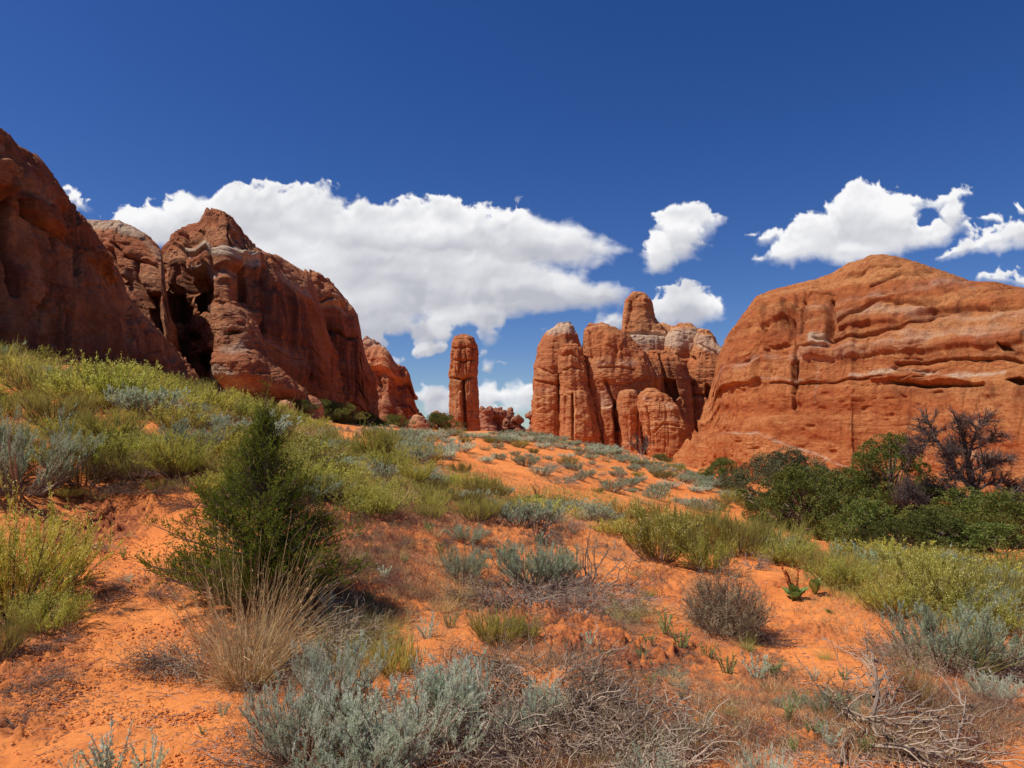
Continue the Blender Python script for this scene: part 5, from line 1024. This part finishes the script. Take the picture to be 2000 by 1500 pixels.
tree('juniper_tree', J[0], 1690, 1082, 129, 'small dark green juniper in front of the tallest one', hs=1.0, depth=20)
tree('juniper_tree', JD[1], 1905, 1085, 224, 'wide dark juniper under the dead tree', hs=0.75, depth=24)
tree('juniper_tree', J[2], 1990, 1090, 200, 'dark juniper at the right edge', hs=0.8, depth=22)
tree('juniper_tree', J[1], 1820, 1095, 200, 'yellowish low juniper in front of the dead tree, left one', hs=0.62, depth=19)
tree('juniper_tree', JD[0], 1755, 1100, 153, 'low green juniper right of the small dark green one', hs=0.7, depth=18.5)
tree('juniper_tree', J[0], 1940, 1120, 200, 'low green juniper in front of the wide dark one', hs=0.6, depth=18)
tree('juniper_bush', J[1], 628, 822, 70, 'dark juniper bush at the foot of the tall peak, left one', 'bush', hs=0.75, depth=48)
tree('juniper_bush', J[2], 657, 830, 84, 'dark juniper bush at the foot of the fluted wall', 'bush', hs=0.7, depth=50)
tree('juniper_bush', J[0], 720, 840, 60, 'dark juniper bush beside the orange boulder', 'bush', hs=0.7, depth=60)
tree('juniper_bush', J[1], 768, 838, 52, 'dark juniper bush under the farthest left fin', 'bush', hs=0.7, depth=68)
tree('juniper_bush', J[2], 858, 843, 64, 'dark juniper bush right of the rounded boulder', 'bush', hs=0.75, depth=84)
tree('juniper_bush', J[0], 590, 806, 40, 'small dark juniper bush at the upper end of the far bush row', 'bush', hs=0.8, depth=44)
tree('juniper_bush', J[1], 700, 836, 36, 'low dark bush between the two larger far bushes', 'bush', hs=0.6, depth=56)
tree('juniper_bush', J[1], 1290, 905, 40, 'tiny dark bush at the left foot of the right wall', 'bush', hs=0.6, depth=60)

def dead_tree(name, u, v, d, label, limbs, n2, n3, n4, L2, L3, thick, seed, n5=0):
    """limbs: list of (pixel polyline, r0, r1) drawn at depth d with some depth wander"""
    r = np.random.default_rng(seed); B = at(u, v, d); o = empty(name, B, label, 'dead tree'); tk = Acc(); tw = Acc(); allC = []
    for k, (pts, r0, r1) in enumerate(limbs):
        off = np.cumsum(r.normal(0, 0.18, len(pts))); off[0] = 0 if k == 0 else off[0] * 0.3
        P = np.array([at(a, b, d + off[i]) - B for i, (a, b) in enumerate(pts)]); C = limb(P, r0, r1, tk, 16, 7); allC.append(C)
    C1 = np.concatenate(allC); C2 = jitter(children(C1, n2, r, 0.25, L2, 0.6, 0.15, 8), 0.03, r); C3 = jitter(children(C2, n3, r, 0.2, L3, 0.55, 0.12, 6), 0.04, r); C4 = jitter(children(C3, n4, r, 0.2, L3 * 0.5, 0.6, 0.1, 4), 0.04, r)
    tubes(tk, C2, thick * 2.2, thick, 5); tubes(tw, C3, thick * 0.9, thick * 0.4, 3); ribbons(tw, C4, thick * 0.75, r)
    link('trunk', tk.mesh('trunk', M_DEADBARK), o); link('twigs', tw.mesh('twigs', M_DEADBARK), o); return o
dead_tree('dead_tree', 1925, 1050, 26, 'tall leafless dead tree before the right wall', [
  ([(1925,1050),(1915,1010),(1905,965),(1896,930),(1890,900)], 0.17, 0.11), ([(1905,965),(1885,940),(1862,912),(1846,880),(1832,862)], 0.10, 0.05), ([(1832,862),(1822,850),(1818,835),(1812,822)], 0.05, 0.02), ([(1832,862),(1815,862),(1800,872),(1790,880)], 0.035, 0.012),
  ([(1890,900),(1885,870),(1880,850),(1872,830),(1870,818)], 0.09, 0.03), ([(1890,900),(1898,870),(1905,845),(1915,828),(1930,820)], 0.07, 0.02), ([(1895,880),(1915,872),(1935,860),(1945,845)], 0.04, 0.012),
  ([(1898,920),(1925,905),(1950,900),(1968,895)], 0.05, 0.015), ([(1905,960),(1930,945),(1955,942),(1975,950)], 0.06, 0.015), ([(1862,912),(1858,895),(1862,880)], 0.06, 0.05), ([(1910,985),(1880,970),(1855,960),(1835,955)], 0.06, 0.015), ([(1915,1000),(1945,985),(1965,975),(1985,985)], 0.06, 0.015),
  ([(1905,965),(1915,935),(1925,915),(1930,900)], 0.05, 0.015), ([(1900,950),(1875,935),(1850,935)], 0.04, 0.01)], 330, 3000, 11000, 0.50, 0.30, 0.012, 601)
dead_tree('dead_tree', 1800, 1050, 26, 'bushy leafless brown dead shrub between the tallest juniper and the dead tree', [
  ([(1800,1050),(1798,1010),(1795,985),(1790,965)], 0.07, 0.03), ([(1798,1020),(1775,990),(1762,970)], 0.04, 0.015), ([(1798,1015),(1820,985),(1832,968)], 0.04, 0.015), ([(1798,1005),(1808,975),(1812,955)], 0.03, 0.01), ([(1796,1000),(1782,975),(1776,958)], 0.03, 0.01)], 150, 1500, 6000, 0.42, 0.28, 0.010, 602)
dead_tree('dead_tree', 2000, 1010, 24, 'bare dark branch reaching in at the right edge', [
  ([(2030,1000),(2000,992),(1978,990),(1972,975),(1980,962),(1990,955)], 0.09, 0.03), ([(1995,990),(2003,965),(2010,945)], 0.06, 0.02), ([(1978,985),(1965,970),(1960,962)], 0.04, 0.015)], 30, 200, 600, 0.35, 0.2, 0.012, 603)
dead_tree('dead_sapling', 1650, 1000, 30, 'thin bare sapling in front of the right wall, above the junipers', [([(1650,1000),(1648,960),(1644,930)], 0.03, 0.01), ([(1648,965),(1655,945),(1657,932)], 0.02, 0.008), ([(1648,975),(1640,955),(1636,945)], 0.02, 0.008)], 20, 70, 160, 0.3, 0.2, 0.008, 604)
dead_tree('dead_sapling', 1606, 985, 32, 'lower bare sapling right of the grey olive tree', [([(1606,985),(1604,965),(1600,952)], 0.025, 0.01), ([(1605,972),(1612,958),(1614,950)], 0.02, 0.008)], 16, 50, 120, 0.3, 0.2, 0.008, 605)
dead_tree('dead_sapling', 1255, 890, 48, 'bare dark shrub before the middle rock fins', [([(1255,892),(1250,870),(1246,856)], 0.05, 0.02), ([(1255,890),(1262,872),(1266,860)], 0.04, 0.015), ([(1255,890),(1240,875),(1232,868)], 0.04, 0.015)], 30, 120, 300, 0.45, 0.3, 0.014, 606)

# dead branch pile at the lower right -----------------------------------
def branch_pile():
    u0, v0 = 1720, 1430; B = hit(u0, v0); d0 = B[1]
    o = empty('dead_branches', B, 'pile of long weathered dead branches at the lower right', 'dead branches'); tk = Acc(); tw = Acc(); r = np.random.default_rng(77); allC = []
    def G(u, v, h): p = hit(u, v + 0.0); p = p.copy(); p[2] += h; return p - B
    for pts, r0, r1 in [([(1700,1425,.03),(1716,1400,.10),(1712,1370,.20)], 0.020, 0.014), ([(1708,1400,.10),(1722,1385,.16),(1735,1380,.20)], 0.014, 0.008), ([(1640,1400,.02),(1700,1430,.05),(1780,1460,.03),(1860,1480,.02)], 0.018, 0.008), ([(1700,1425,.05),(1780,1425,.09),(1860,1425,.05)], 0.014, 0.006),
                        ([(1700,1428,.05),(1740,1470,.06),(1800,1500,.02)], 0.016, 0.007), ([(1720,1430,.03),(1800,1440,.08),(1880,1470,.03)], 0.012, 0.005), ([(1690,1430,.03),(1650,1470,.05),(1640,1500,.02)], 0.012, 0.006), ([(1712,1370,.20),(1700,1362,.24)], 0.010, 0.004), ([(1600,1380,.02),(1660,1420,.08),(1730,1440,.05)], 0.012, 0.008),
                        ([(1740,1400,.06),(1765,1380,.16),(1775,1370,.22)], 0.009, 0.004), ([(1700,1470,.03),(1780,1490,.06),(1900,1500,.02)], 0.016, 0.010), ([(1860,1490,.03),(1885,1450,.12),(1890,1430,.18)], 0.009, 0.004), ([(1610,1340,.02),(1625,1365,.05),(1660,1400,.03)], 0.008, 0.005)]:
        P = [G(a, min(b, 1520), h) for a, b, h in pts]; C = limb(P, r0 * 0.62, r1 * 0.6, tk, 14, 7); allC.append(C)
    C1 = np.concatenate(allC); C2 = jitter(children(C1, 190, r, 0.05, 0.26, 0.40, -0.03, 8), 0.03, r); C3 = jitter(children(C2, 600, r, 0.2, 0.13, 0.6, 0.05, 5), 0.04, r)
    tubes(tk, C2, 0.0045, 0.002, 4); ribbons(tw, C3, 0.0035, r); link('branches', tk.mesh('branches', M_GREYTWIG), o); link('twigs', tw.mesh('twigs', M_BROWNTWIG), o)
branch_pile()

# young juniper in the left foreground ----------------------------------
def young_juniper():
    p = hit(505, 1180); d0 = p[1]; m = d0 / FPX; Hh = (1180 - 780) * m
    o = empty('juniper_tree', p, 'young green juniper with a pointed top in the left foreground', 'tree'); r = np.random.default_rng(909); tk = Acc(); cr = Acc()
    T = limb([(0, 0, -0.05), (0.02, 0, Hh * .25), (0.05 * 1, 0.02, Hh * .5), (0.0, 0, Hh * .8), (0.02, 0, Hh * .97)], 0.030, 0.006, tk, 20, 7)
    prof_h = np.array([0, .06, .15, .30, .42, .55, .66, .72, .82, .92, 1.0]); L_ = np.array([140, 165, 172, 165, 155, 130, 100, 80, 46, 30, 8]) * m; R_ = np.array([130, 160, 172, 165, 140, 118, 92, 84, 50, 30, 8]) * m
    brs = []
    for i in range(300):
        h = r.uniform(0.005, 0.97) ** 1.45; a = r.uniform(0, 6.283); hh = min(1, h + 0.10); w = np.interp(hh, prof_h, R_ if math.cos(a) > 0 else L_) * r.uniform(0.55, 1.12) * (1 + 0.22 * math.sin(2.3 * a + 9 * h) * math.sin(17 * h + 1))
        z0 = Hh * h * 0.78; P = [(0.01, 0, z0), (w * .5 * math.cos(a), w * .5 * math.sin(a), z0 + Hh * 0.055), (w * math.cos(a), w * math.sin(a), min(Hh, z0 + Hh * (0.12 + 0.05 * r.uniform())))]
        brs.append(limb(P, 0.007, 0.003, tk, 9, 4))
    brs.append(limb([(0, 0, Hh * .75), (0.01, 0, Hh * .9), (0.02, 0, Hh)], 0.006, 0.003, tk, 9, 4))
    C1 = np.concatenate(brs); ln = np.linalg.norm(C1[:, -1] - C1[:, 0], axis=-1); C1 = np.repeat(C1, np.maximum(1, (ln / 0.09).astype(int)), axis=0); C2 = children(C1, 5200, r, 0.10, 0.15, 0.50, 0.45, 5); C3 = children(C2, 22000, r, 0.1, 0.060, 0.5, 0.35, 4)
    ribbons(tk, C2, 0.003, r); k = 230000; P, Tn = on_lines(C3, k, r, 0.0); leaves(cr, P, Tn + r.normal(0, 0.45, (k, 3)), 0.0135 * r.uniform(0.6, 1.4, k), 0.0065, r)
    link('trunk', tk.mesh('trunk', M_BARK), o); link('crown', cr.mesh('crown', M_JUNIPER_FG), o)
young_juniper()
